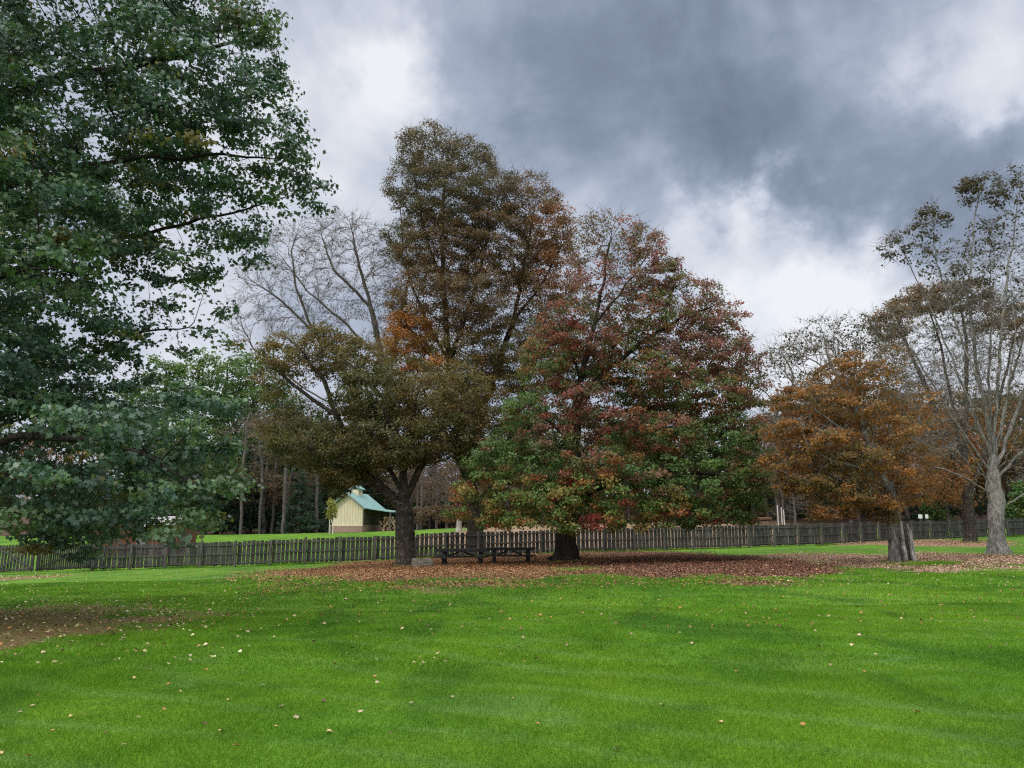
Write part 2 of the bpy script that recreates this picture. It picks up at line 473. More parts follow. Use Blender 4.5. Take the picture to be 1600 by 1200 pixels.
# T0: the green tree at the left edge, its trunk out of frame
GT0 = np.array([-13.2, 15.2, float(zg(-13.2, 15.2))])
lim = [[(-250, 960), (-255, 800), (-250, 640), (-250, 450, .3), (-240, 250, .5), (-200, 0, .5), (-150, -250, .5)],
       [(-250, 780), (-100, 700, -1), (50, 680, -2), (180, 690, -1.2), (300, 750, -1.2)],
       [(-250, 640), (-80, 620, 1), (100, 580, 1.5), (210, 520, 1.8), (330, 510, 2)],
       [(-250, 560), (-50, 440, 1), (150, 385, 1.5), (330, 340, 2), (480, 300, 2)],
       [(-250, 420), (-60, 300, 0), (150, 260, .5), (330, 240, .8), (440, 250, 1)],
       [(-245, 300), (-50, 160, 1.5), (150, 110, 1.5), (320, 80, .8), (400, 50, .3)],
       [(-245, 300), (-100, 150, 3), (100, 60, 4), (250, 20, 4), (330, -40, 4)],
       [(-250, 620), (-120, 500, -1.5), (0, 430, -2), (90, 420, -2.2)],
       [(-252, 800), (-120, 790, 1), (20, 800, 1.5), (130, 830, 1.5)],
       [(-250, 500), (-120, 400, 4), (60, 330, 6), (200, 330, 6)],
       [(-250, 760), (-80, 690, 4), (80, 640, 6), (220, 640, 6)]]
lob = [(390, 50, 62, 48, 0, 1.3, 1, 'near_rust'), (375, 130, 80, 50, .3, 1.6, 1, 'near'), (415, 205, 68, 38, .6, 1.4, 1, 'near'),
       (445, 255, 66, 34, 1, 1.3, 1, 'near'), (455, 300, 72, 24, 1.5, 1.2, 1, 'near'), (350, 350, 85, 34, 1.8, 1.5, .9, 'near'),
       (395, 395, 40, 18, 2, 1, .8, 'near'), (270, 410, 70, 34, 1.6, 1.6, .8, 'near'), (320, 480, 45, 20, 2, 1.2, .55, 'near'),
       (330, 530, 42, 20, 2, 1.2, .7, 'near'), (230, 520, 50, 22, 1.8, 1.4, .45, 'near'), (160, 480, 60, 40, 1.5, 1.6, .8, 'near'),
       (300, -40, 110, 60, 1, 2.5, 1, 'near'), (150, 20, 170, 80, 0, 3, 1, 'near'), (260, 130, 120, 70, 0, 2.5, 1, 'near'),
       (100, 170, 150, 90, .5, 3.5, 1, 'near'), (290, 230, 100, 60, .5, 2.2, 1, 'near'), (180, 280, 130, 70, 1, 3, .95, 'near'),
       (40, 330, 130, 90, -1, 3.5, 1, 'near'), (60, 400, 100, 60, -2, 2., 1, 'near_lit'), (100, 500, 100, 60, 0, 3, 1, 'near'),
       (30, 580, 110, 70, 0, 3.5, 1, 'near'), (150, 590, 70, 45, 1.5, 2, .9, 'near'), (60, 680, 130, 70, 0, 3.5, 1, 'near'),
       (200, 670, 95, 40, -2, 2, 1, 'near'), (300, 690, 55, 38, -1, 1.5, 1, 'near'), (310, 755, 75, 34, -1.2, 1.6, 1.1, 'near_lit'),
       (300, 810, 52, 28, -1.2, 1.3, 1.2, 'near_lit'), (250, 790, 60, 30, -1.5, 1.5, 1.1, 'near'), (200, 815, 60, 25, -.5, 1.6, 1.1, 'near'), (330, 640, 40, 30, -1, 1.6, .9, 'near'), (240, 710, 70, 40, 0, 2, 1.1, 'near'), (150, 650, 80, 40, 1, 2, 1, 'near'), (170, 750, 110, 45, -1, 2.5, 1, 'near'), (60, 770, 120, 55, 1, 3, 1, 'near'),
       (110, 835, 70, 30, 1.4, 1.4, 1, 'near'), (30, 810, 60, 30, -2, 1.5, .9, 'near_lit'), (140, 862, 42, 14, 1.5, .8, 1, 'near'),
       (-150, 150, 170, 180, 0, 5, .7, 'near'), (-150, 480, 160, 160, 0, 5, .7, 'near'), (-140, 720, 150, 90, 0, 4, .8, 'near'), (190, 838, 60, 14, -.5, 1.2, 1, 'near'), (250, 826, 50, 14, -1, 1.2, 1, 'near_lit'),
       (-300, 200, 170, 220, 0, 5, .5, 'near'), (-330, 600, 150, 150, 0, 4.5, .5, 'near'), (-150, -200, 220, 140, 0, 4.5, .5, 'near'),
       (100, -180, 180, 90, 1, 4, .5, 'near'), (200, 640, 80, 40, 6, 2, .8, 'near'), (120, 330, 120, 60, 6, 2.5, .8, 'near')]
build_tree('maple_tree', 11, None, 15, lim, lob, PAL, 'large dark green tree filling the left side, its branches hanging low over the lawn',
           .42, 'bark_dark', n_attr=9000, kill=.32, step=.25, r_tip=.006, leaf=.096, per_tip=23, clump=1.6, spread=.4, gpos=GT0,
           shape='lobed', leafmat='leaf_near', wander=.2, flat=.34, hang=.5)

# T2: the tall bronze tree behind the tables
lim = [[(745, 868), (742, 820), (735, 770), (718, 680), (702, 570), (693, 450), (690, 340), (700, 240)],
       [(725, 720), (765, 610, 1), (803, 500, 1), (815, 430, 1), (835, 330, 1)],
       [(702, 570), (655, 480, 1), (630, 400, 1), (625, 320, 1)], [(745, 760), (800, 680, -1), (850, 600, -1), (870, 540, -1)],
       [(702, 560), (740, 460, -2), (760, 380, -2), (765, 300, -2)], [(693, 450), (660, 350, -1), (645, 260, -1)],
       [(735, 760), (690, 660, -2), (650, 590, -2)], [(803, 500), (850, 440), (875, 390)]]
lob = [(672, 235, 52, 40, 0, 2.6, .9, 'bronze'), (725, 252, 52, 40, 0, 2.6, .9, 'bronze'), (650, 290, 50, 50, 0, 2.8, .8, 'bronze'),
       (710, 320, 85, 62, 0, 4, 1., 'bronze'), (775, 315, 50, 52, 0, 3, .9, 'bronze'), (825, 315, 45, 48, 0, 3, .7, 'brown'),
       (855, 360, 42, 55, 0, 3, 1, 'rust'), (645, 380, 50, 40, 0, 2.6, .7, 'bronze'), (690, 400, 70, 60, 0, 4, .8, 'brown'),
       (780, 390, 80, 70, 0, 4, 1, 'brown'), (862, 430, 48, 55, 0, 3, .9, 'rust'), (820, 470, 60, 50, -1, 3, .55, 'brown'),
       (670, 470, 65, 50, -1, 4, .7, 'brown'), (745, 480, 70, 60, -2, 4, .8, 'brown'), (645, 530, 50, 55, -2, 3, 1.1, 'orange'), (690, 580, 40, 36, -3.5, 2.4, 1, 'orange'), (640, 600, 40, 30, -2, 2.4, .9, 'orange'),
       (720, 560, 75, 50, -2, 4, .7, 'olive'), (800, 560, 70, 50, -1, 4, .9, 'olive'), (860, 530, 50, 50, -1, 3, .8, 'olive'),
       (770, 630, 80, 50, -1.5, 4, .9, 'olive'), (690, 630, 60, 50, -1, 3, .7, 'olive'), (760, 700, 60, 40, -1, 3, .7, 'olive_shaded')]
build_tree('maple_tree', 22, (745, 869), 45, lim, lob, PAL, 'tallest tree of the middle group, bronze and brown, directly behind the picnic tables',
           .5, 'bark_dark', n_attr=7500, kill=.46, step=.38, r_tip=.011, leaf=.122, per_tip=42, spread=.55, twigs=2, tl=.9, tr=.010, clump=1.2, flare=.8, flare_h=.5, grav=.05)

# T1: olive tree with the forked trunk
lim = [[(635, 887), (632, 850), (631, 810), (629, 775), (630, 745)],
       [(630, 800), (604, 768), (578, 750), (552, 712, -.5), (525, 650, -1), (505, 590, -1), (480, 560, -1)],
       [(629, 775), (606, 725, .5), (590, 660, .5), (570, 600, .5)], [(630, 745), (640, 690, 0), (650, 620, 0), (665, 570, 0)],
       [(631, 790), (650, 745, -.3), (675, 690, -1), (715, 640, -1), (735, 590, -1)], [(552, 712), (490, 700, -1), (440, 690, -1)],
       [(630, 745), (622, 690, -2), (600, 640, -3), (560, 600, -3)], [(525, 650), (470, 610, 0), (430, 580, 0)]]
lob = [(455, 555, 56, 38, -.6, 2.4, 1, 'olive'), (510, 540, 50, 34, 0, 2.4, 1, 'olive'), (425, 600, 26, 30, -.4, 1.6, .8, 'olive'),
       (560, 570, 55, 42, 0, 3, 1., 'olive'), (590, 620, 65, 55, -1, 3.2, 1.1, 'olive_shaded'), (480, 690, 62, 38, -1, 2.4, 1.1, 'olive_shaded'),
       (440, 665, 36, 26, -.6, 1.6, .9, 'olive'), (545, 700, 62, 48, -1, 2.8, 1.3, 'olive_shaded'), (530, 745, 42, 24, -1, 2, 1.2, 'olive_shaded'),
       (610, 690, 60, 46, -2, 2.4, 1.2, 'olive_shaded'), (665, 640, 60, 60, -1, 3, 1, 'olive'), (720, 610, 50, 45, -1, 2.6, 1, 'olive'),
       (700, 680, 60, 40, -1.4, 2.4, 1.1, 'olive_shaded'), (645, 705, 50, 26, -1, 2, 1.1, 'olive_shaded'),
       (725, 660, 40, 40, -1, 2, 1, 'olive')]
build_tree('maple_tree', 33, (635, 885), 40, lim, lob, PAL, 'olive brown tree whose grey trunk forks low, beside the stone block',
           .46, 'bark_brown', n_attr=3000, kill=.42, step=.33, r_tip=.010, leaf=.115, per_tip=37, spread=.55, twigs=2, tl=.6, tr=.009, flare=.85, flare_h=.4, clump=1.1, flat=.5)

# T3: broad green and red tree
lim = [[(882, 878), (884, 845), (887, 815), (893, 740), (900, 660), (906, 595)],
       [(906, 595), (928, 510, 0), (945, 430, 0), (955, 365, 0)], [(903, 625), (945, 580, .5), (1010, 530, .5), (1075, 490, .5), (1120, 475, .5)],
       [(889, 790), (960, 750, -2), (1050, 735, -3), (1140, 745, -3)], [(888, 800), (830, 755, -2), (775, 755, -3), (735, 790, -3)],
       [(896, 700), (845, 645, -1), (805, 610, -1)], [(900, 660), (990, 640, 2), (1090, 630, 2), (1165, 640, 2)],
       [(906, 595), (890, 540, -1), (870, 500, -1)], [(928, 510), (975, 450, 1), (1010, 400, 1)], [(890, 770), (900, 720, -4), (920, 690, -5)],
       [(888, 790), (880, 780, -3), (860, 790, -5)], [(890, 770), (950, 750, 3), (1040, 720, 4)], [(906, 600), (960, 540, 2), (1040, 470, 2)]]
lob = [(925, 375, 42, 45, 0, 3, .22, 'brown'), (970, 385, 48, 48, 0, 3, .3, 'wine'), (945, 450, 62, 55, 0, 3.5, .35, 'wine'), (960, 560, 75, 40, 1, 3.6, .9, 'green_red'), (1030, 620, 75, 36, 1, 3.6, .9, 'green_red'), (985, 475, 60, 36, 1, 3, .6, 'wine'), (1050, 510, 60, 34, 1.5, 3, .8, 'wine'), (900, 590, 50, 34, 1, 3, .9, 'green_red'), (1110, 560, 60, 36, 1, 3, .8, 'wine'),
       (1005, 385, 34, 34, .5, 2, .9, 'wine'), (1030, 430, 40, 36, .5, 2.4, 1, 'wine'), (1075, 470, 55, 36, .5, 2.6, .7, 'wine'),
       (1110, 500, 50, 38, .3, 2.6, .8, 'wine'), (1010, 500, 65, 45, 0, 3.5, .6, 'green_red'), (1135, 560, 52, 42, 0, 2.6, .9, 'wine'),
       (1060, 560, 70, 42, 0, 3.6, .75, 'wine'), (880, 510, 52, 40, -1, 2.8, 1, 'red'), (925, 545, 50, 36, -1.4, 2.4, .8, 'red'),
       (1165, 605, 34, 34, 0, 2, 1.2, 'wine'), (850, 570, 50, 40, -1, 2.8, .9, 'green_red'), (1000, 590, 70, 36, -1, 3.6, .7, 'green_red'),
       (1100, 620, 75, 40, -1, 3.6, 1, 'green_red'), (900, 630, 62, 36, -2.6, 2.4, 1, 'red'), (960, 660, 66, 30, -3, 2.4, 1, 'red'),
       (830, 640, 50, 36, -1.6, 2.4, 1, 'green'), (855, 668, 46, 22, -3, 1.8, 1.2, 'red'), (1040, 680, 70, 40, -2.4, 3, 1.1, 'green_red'),
       (1130, 690, 60, 46, -1.6, 3, 1.2, 'green'), (1165, 660, 36, 40, -1, 2.2, 1, 'green_red'), (1180, 710, 26, 40, -1, 2, 1, 'green_red'),
       (930, 720, 80, 36, -3.6, 2.6, 1.1, 'green_red'), (840, 720, 66, 36, -3, 2.4, 1.2, 'green'), (770, 720, 46, 40, -2.4, 2.2, 1.2, 'green'),
       (745, 770, 42, 40, -2.6, 2, 1.1, 'green_gold'), (810, 775, 60, 34, -3.6, 2.2, 1.2, 'green_gold'), (870, 775, 60, 34, -4.4, 2, 1.2, 'green_gold'),
       (940, 770, 66, 34, -4.4, 2.2, 1.2, 'green_gold'), (1010, 745, 66, 40, -3.6, 2.8, 1.2, 'green'), (1085, 750, 66, 42, -3, 2.8, 1.2, 'green'),
       (1150, 750, 44, 40, -2.4, 2.4, 1.1, 'green'), (1120, 792, 58, 24, -3, 2, 1.1, 'green'), (1040, 795, 60, 28, -4, 2, 1.2, 'green_gold'),
       (960, 808, 55, 20, -4.6, 1.6, 1.1, 'green_gold'), (870, 810, 58, 18, -4.8, 1.4, 1, 'green_gold'), (770, 808, 42, 16, -3.6, 1.4, 1, 'green_gold'),
       (780, 822, 40, 10, -3.6, 1.2, 1, 'green_gold'), (900, 824, 55, 8, -4.8, 1.2, .9, 'green_gold'), (1000, 822, 55, 10, -4.4, 1.4, 1, 'green_gold'), (1080, 815, 50, 12, -3.6, 1.6, 1, 'green'), (1140, 805, 40, 14, -2.4, 1.8, 1, 'green'), (1175, 770, 28, 30, -1.5, 1.8, 1, 'green'), (1165, 815, 24, 8, -2, 1, .8, 'green'), (720, 790, 22, 24, -2.4, 1.4, .9, 'green_gold'),
       (925, 812, 12, 18, -5.6, .5, 2.2, 'scarlet'), (1065, 805, 22, 8, -4.6, .6, 1.8, 'scarlet'), (1115, 805, 20, 10, -4.2, .6, 1.8, 'scarlet'),
       (990, 700, 60, 40, 3, 3, .8, 'green'), (1090, 690, 60, 50, 3, 3, .8, 'green'), (820, 690, 60, 50, 2, 3, .8, 'green')]
build_tree('maple_tree', 44, (882, 877), 39, lim, lob, PAL, 'broad green and red tree with drooping branches right of the picnic tables',
           .45, 'bark_dark', n_attr=8000, kill=.4, step=.32, r_tip=.009, leaf=.122, per_tip=33, spread=.46, twigs=2, tl=.7, tr=.009, flare=1.3, flare_h=.55, clump=1.1, flat=.45)

# T4: bare tree behind on the left
lim = [[(640, 866), (636, 780), (614, 660), (598, 560), (580, 480), (560, 410), (546, 345)],
       [(604, 625), (545, 570), (492, 522), (440, 470), (395, 440), (372, 415)], [(598, 570), (540, 505), (480, 455), (440, 400)],
       [(600, 600), (625, 510, 1), (640, 430, 1), (632, 360, 1)], [(492, 522), (462, 450), (455, 390), (470, 345)],
       [(580, 480), (520, 420, -1), (500, 360, -1)], [(620, 700), (570, 660, 1), (480, 610, 1), (395, 545, 1), (372, 490, 1)]]
lob = [(548, 375, 45, 45, 0, 2.5, .05, 'dry'), (505, 385, 48, 45, 0, 2.5, .06, 'dry'), (455, 400, 48, 45, 0, 2.2, .06, 'dry'), (410, 445, 44, 35, 0, 2, .05, 'dry'),
       (590, 440, 45, 60, 0, 2.5, .08, 'dry'), (520, 470, 60, 50, 0, 2.5, .08, 'dry'), (450, 490, 50, 40, 0, 2, .06, 'dry'), (380, 500, 24, 45, 0, 1.6, .04, 'dry'),
       (635, 400, 26, 60, 1, 2, .1, 'dry'), (610, 530, 40, 40, 0, 2.5, .15, 'brown')]
build_tree('bare_tree', 55, (640, 866), 50, lim, lob, PAL, 'nearly bare grey tree with spreading twigs left of the tallest tree', .38, 'bark_far',
           n_attr=3400, kill=.48, step=.4, r_tip=.012, leaf=.13, per_tip=16, spread=.6, twigs=4, tl=.9, tr=.009, wander=.08, keep=1.1, grav=.12)

# T5: amber tree with the split trunk
lim = [[(1399, 881), (1397, 850), (1396, 825), (1396, 800), (1388, 765), (1366, 705), (1338, 645), (1322, 590)],
       [(1396, 800), (1350, 768, -.4), (1295, 742, -.5), (1240, 722, -.5)], [(1390, 772), (1394, 700, .4), (1388, 640, .5)],
       [(1366, 705), (1300, 660, -1), (1262, 630, -1)], [(1388, 765), (1340, 730, -2), (1300, 720, -2.4)], [(1366, 705), (1340, 660, 2), (1290, 600, 2)],
       [(1338, 645), (1296, 570), (1286, 520)], [(1338, 645), (1342, 570, 1), (1345, 520, 1)], [(1388, 765), (1425, 700, .6), (1440, 630, .8)], [(1394, 790), (1330, 790, -1), (1285, 795, -1.2)], [(1322, 590), (1370, 560, .5), (1400, 540, .6)]]
lob = [(1275, 520, 36, 30, 0, 1.4, .15, 'dark_clump'), (1335, 525, 40, 34, 0, 1.6, .22, 'dark_clump'), (1228, 560, 28, 44, 0, 1.2, .12, 'dark_clump'), (1385, 560, 40, 34, 0, 1.4, .15, 'amber_olive'),
       (1325, 585, 58, 30, 0, 2.2, .7, 'amber'), (1385, 610, 44, 26, 0, 1.8, .35, 'amber_olive'), (1255, 622, 52, 26, -.4, 2.2, .8, 'amber'), (1430, 640, 36, 40, .3, 1.6, .3, 'amber'),
       (1320, 645, 62, 24, 0, 2.6, .9, 'amber'), (1230, 672, 40, 18, -.6, 2, .9, 'amber'), (1280, 690, 62, 20, -1, 2.6, 1, 'amber'), (1385, 675, 46, 26, -.4, 2.2, .7, 'amber'), (1225, 720, 38, 18, -.6, 1.8, .9, 'amber'),
       (1330, 715, 60, 20, -1.4, 2.4, 1, 'amber_olive'), (1420, 715, 34, 30, .2, 1.6, .7, 'amber'), (1260, 755, 50, 16, -.9, 1.8, .9, 'amber_olive'), (1390, 745, 44, 20, -.6, 1.8, .9, 'amber'), (1435, 760, 24, 26, .4, 1.2, .6, 'amber'),
       (1320, 770, 56, 16, -1.2, 1.8, 1, 'amber_olive'), (1375, 788, 36, 14, -1, 1.2, 1, 'amber'), (1300, 800, 46, 10, -1.2, 1.1, .9, 'amber'), (1410, 775, 24, 20, -.6, .9, .9, 'amber'), (1385, 806, 22, 10, -1, .6, .9, 'amber_olive')]
rootT5, tT5, gT5 = build_tree('maple_tree', 66, (1400, 879), 30, lim, lob, PAL, 'amber tree with a split, hollow trunk right of the broad red tree', .25, 'bark_grey',
           n_attr=3200, kill=.3, step=.25, r_tip=.007, leaf=.11, per_tip=22, spread=.36, twigs=3, tl=.6, tr=.006, flare=1.1, flare_h=.4, clump=1.6, flat=.4)
# the dead, hollow half of that trunk: splintered shell around a dark cavity
m_ = 0.0246
def shell(c, r0, r1, h, a0, a1, tk, seed, jag):
    rr = np.random.default_rng(seed); na, nh = 22, 12; v, f = [], []
    top = np.abs(rr.normal(0, jag, na)) + jag * .5 * (1 + np.sin(np.linspace(0, 9, na)))
    for s_ in (0, 1):
        for k in range(nh):
            q = k / (nh - 1)
            for i in range(na):
                a = a0 + (a1 - a0) * i / (na - 1); R_ = (r0 + (r1 - r0) * q ** .55) - s_ * tk
                R_ *= 1 + .10 * math.sin(6 * a + 1.2) + .07 * math.sin(13 * a) + rr.normal(0, .02)
                v.append((c[0] + R_ * math.cos(a), c[1] + R_ * math.sin(a), c[2] + q * (h - top[i]) ))
    n = na * nh
    for k in range(nh - 1):
        for i in range(na - 1):
            a = k * na + i; f.append((a, a + 1, a + na + 1, a + na)); f.append((n + a + na, n + a + na + 1, n + a + 1, n + a))
    for i in range(na - 1):
        a = (nh - 1) * na + i; f.append((a, a + 1, n + a + 1, n + a))
    for i in (0, na - 1):
        for k in range(nh - 1):
            a = k * na + i; f.append((a, a + na, n + a + na, n + a))
    b = MB(); b.add(v, f); return b
sh = shell((.40, -.08, -.1), .46, .30, 1.8, R(-75), R(120), .09, 5, .22)
sh.build('hollow_stub', M['dead_wood'], rootT5, smooth=False)
sp = MB(); sp.tube((.24, -.42, -.1), (.19, -.36, .9), .11, .085, 7); sp.tube((.19, -.36, .9), (.20, -.30, 1.75), .085, .06, 7); sp.tube((.20, -.30, 1.75), (.06, -.26, 2.7), .06, .012, 6)
sp.build('dead_spike', M['dead_wood'], rootT5, smooth=True)

# T6: grey, nearly leafless tree at the right edge
lim = [[(1560, 870), (1558, 830), (1556, 790), (1553, 750), (1551, 715)],
       [(1552, 725), (1512, 620), (1475, 530), (1440, 450), (1412, 395), (1395, 365)], [(1551, 715), (1530, 590, .3), (1512, 470, .4), (1520, 370, .4), (1533, 285, .4)],
       [(1551, 715), (1560, 590, -.4), (1572, 450, -.4), (1592, 310, -.4)], [(1553, 745), (1490, 655, -.6), (1440, 570, -.8), (1385, 500, -.8)],
       [(1553, 745), (1590, 640, .5), (1635, 510, .5), (1650, 400, .5)], [(1555, 775), (1500, 742, -.6), (1450, 728, -.8), (1410, 726, -.8)],
       [(1556, 795), (1600, 770, -.4), (1650, 740, -.5)], [(1551, 720), (1538, 620, -1), (1490, 500, -1), (1462, 400, -1), (1455, 340, -1)],
       [(1551, 715), (1545, 600, 1), (1550, 470, 1.2), (1545, 380, 1.2)], [(1555, 760), (1610, 690, 1), (1680, 610, 1)], [(1552, 730), (1505, 650, 1.5), (1462, 560, 2)],
       [(1551, 715), (1580, 600, 1.4), (1610, 480, 1.6), (1612, 380, 1.6)], [(1554, 765), (1508, 690, -1.2), (1472, 600, -1.6), (1448, 520, -1.6)], [(1552, 735), (1520, 650, -1.4), (1498, 540, -1.8), (1488, 450, -1.8)],
       [(1553, 745), (1572, 640, -1.2), (1588, 520, -1.6), (1575, 400, -1.6)], [(1554, 755), (1600, 660, -1), (1640, 560, -1.4)], [(1553, 740), (1540, 640, 2), (1525, 520, 2.4), (1490, 420, 2.4)], [(1554, 760), (1488, 700, 1), (1440, 650, 1.4), (1400, 590, 1.4)]]
lob = [(1533, 295, 36, 30, .3, 1.1, 1.2, 'dark_clump'), (1592, 312, 34, 40, -.3, 1.2, .7, 'dark_clump'), (1545, 375, 30, 30, .8, 1.1, .2, 'dark_clump'),
       (1455, 350, 26, 36, -1, 1, 1, 'dark_clump'), (1470, 405, 32, 26, -1, 1.1, .45, 'dark_clump'), (1405, 385, 30, 22, 0, 1, .25, 'dark_clump'),
       (1520, 430, 40, 36, .3, 1.4, .12, 'dark_clump'), (1590, 400, 36, 44, 0, 1.4, .1, 'dark_clump'), (1480, 490, 50, 45, 0, 1.8, .06, 'dark_clump'), (1560, 520, 60, 70, 0, 2.2, .04, 'dry'),
       (1400, 520, 36, 40, -.8, 1.4, .05, 'dry'), (1445, 600, 46, 46, -.4, 1.6, .02, 'dry'), (1630, 500, 60, 90, .6, 2.2, .1, 'dark_clump'), (1640, 620, 60, 60, .6, 2, .05, 'dry'),
       (1430, 715, 46, 30, -.8, 1.2, .05, 'dry'), (1480, 680, 40, 36, -.6, 1.2, .02, 'dry'), (1640, 735, 50, 40, -.4, 1.4, .05, 'dry'), (1510, 600, 50, 60, 0, 1.8, .02, 'dry')]
tf = random.Random(12); lob2 = []
for q in lob:
    if q[7] == 'dark_clump' and q[6] > .3:
        for k in range(6):
            an = k * 1.05 + tf.uniform(-.4, .4); f_ = tf.uniform(.45, 1.05) if k else 0
            lob2.append((q[0] + q[2] * f_ * math.cos(an), q[1] + q[3] * f_ * math.sin(an), q[2] * tf.uniform(.42, .6), q[3] * tf.uniform(.3, .45), q[4] + tf.uniform(-.6, .6), q[5] * .6, q[6] * tf.uniform(.35, .7), q[7]))
    else: lob2.append(q)
lob = lob2
rootT6, tT6, gT6 = build_tree('bare_tree', 77, (1560, 867), 35, lim, lob, PAL, 'tall pale grey tree at the right edge, nearly leafless with dark leaf tufts on top', .36, 'bark_grey',
           emin=.66, n_attr=5600, kill=.3, step=.28, r_tip=.008, leaf=.14, per_tip=12, spread=.38, twigs=3, tl=.65, tr=.007, flare=1.3, flare_h=.4, wander=.08, clump=1.5, grav=.12, roots=6, keep=1.1)

# T7: tree by the far fence at right
lim = [[(1516, 848), (1514, 815), (1512, 790), (1508, 740)], [(1510, 770), (1480, 690), (1440, 590), (1405, 510)], [(1508, 740), (1490, 640, 1), (1470, 540, 1), (1450, 480, 1)],
       [(1508, 740), (1510, 630), (1510, 530), (1500, 470)], [(1512, 780), (1545, 690), (1570, 590), (1590, 510)], [(1512, 800), (1470, 785, -1), (1430, 770, -1)], [(1512, 800), (1545, 760, -1), (1575, 730, -1)]]
lob = [(1395, 500, 30, 30, 0, 3, 1.3, 'brown'), (1435, 470, 40, 22, 0, 3.4, 1.3, 'brown'), (1490, 462, 46, 22, 0, 3.4, 1.2, 'brown'), (1535, 492, 28, 34, 0, 3, .8, 'brown'),
       (1592, 505, 26, 34, 0, 2.6, 1, 'rust'), (1390, 560, 26, 34, 0, 2.6, .4, 'brown'), (1440, 560, 50, 50, 0, 3, .05, 'brown'), (1500, 560, 50, 60, 0, 3, .04, 'brown'),
       (1440, 660, 50, 40, 0, 3, .4, 'rust'), (1460, 740, 50, 40, -1, 3, .5, 'rust'), (1560, 640, 50, 60, 0, 3, .15, 'brown'), (1420, 620, 40, 40, 1, 3, .3, 'brown')]
build_tree('maple_tree', 88, (1516, 847), 58, lim, lob, PAL, 'brown domed tree standing against the fence behind the pale grey tree', .42, 'bark_brown',
           n_attr=2600, kill=.55, step=.42, r_tip=.012, leaf=.17, per_tip=28, spread=.6, twigs=3, tl=.9, tr=.012, flare=.6, flare_h=.4, wander=.18)

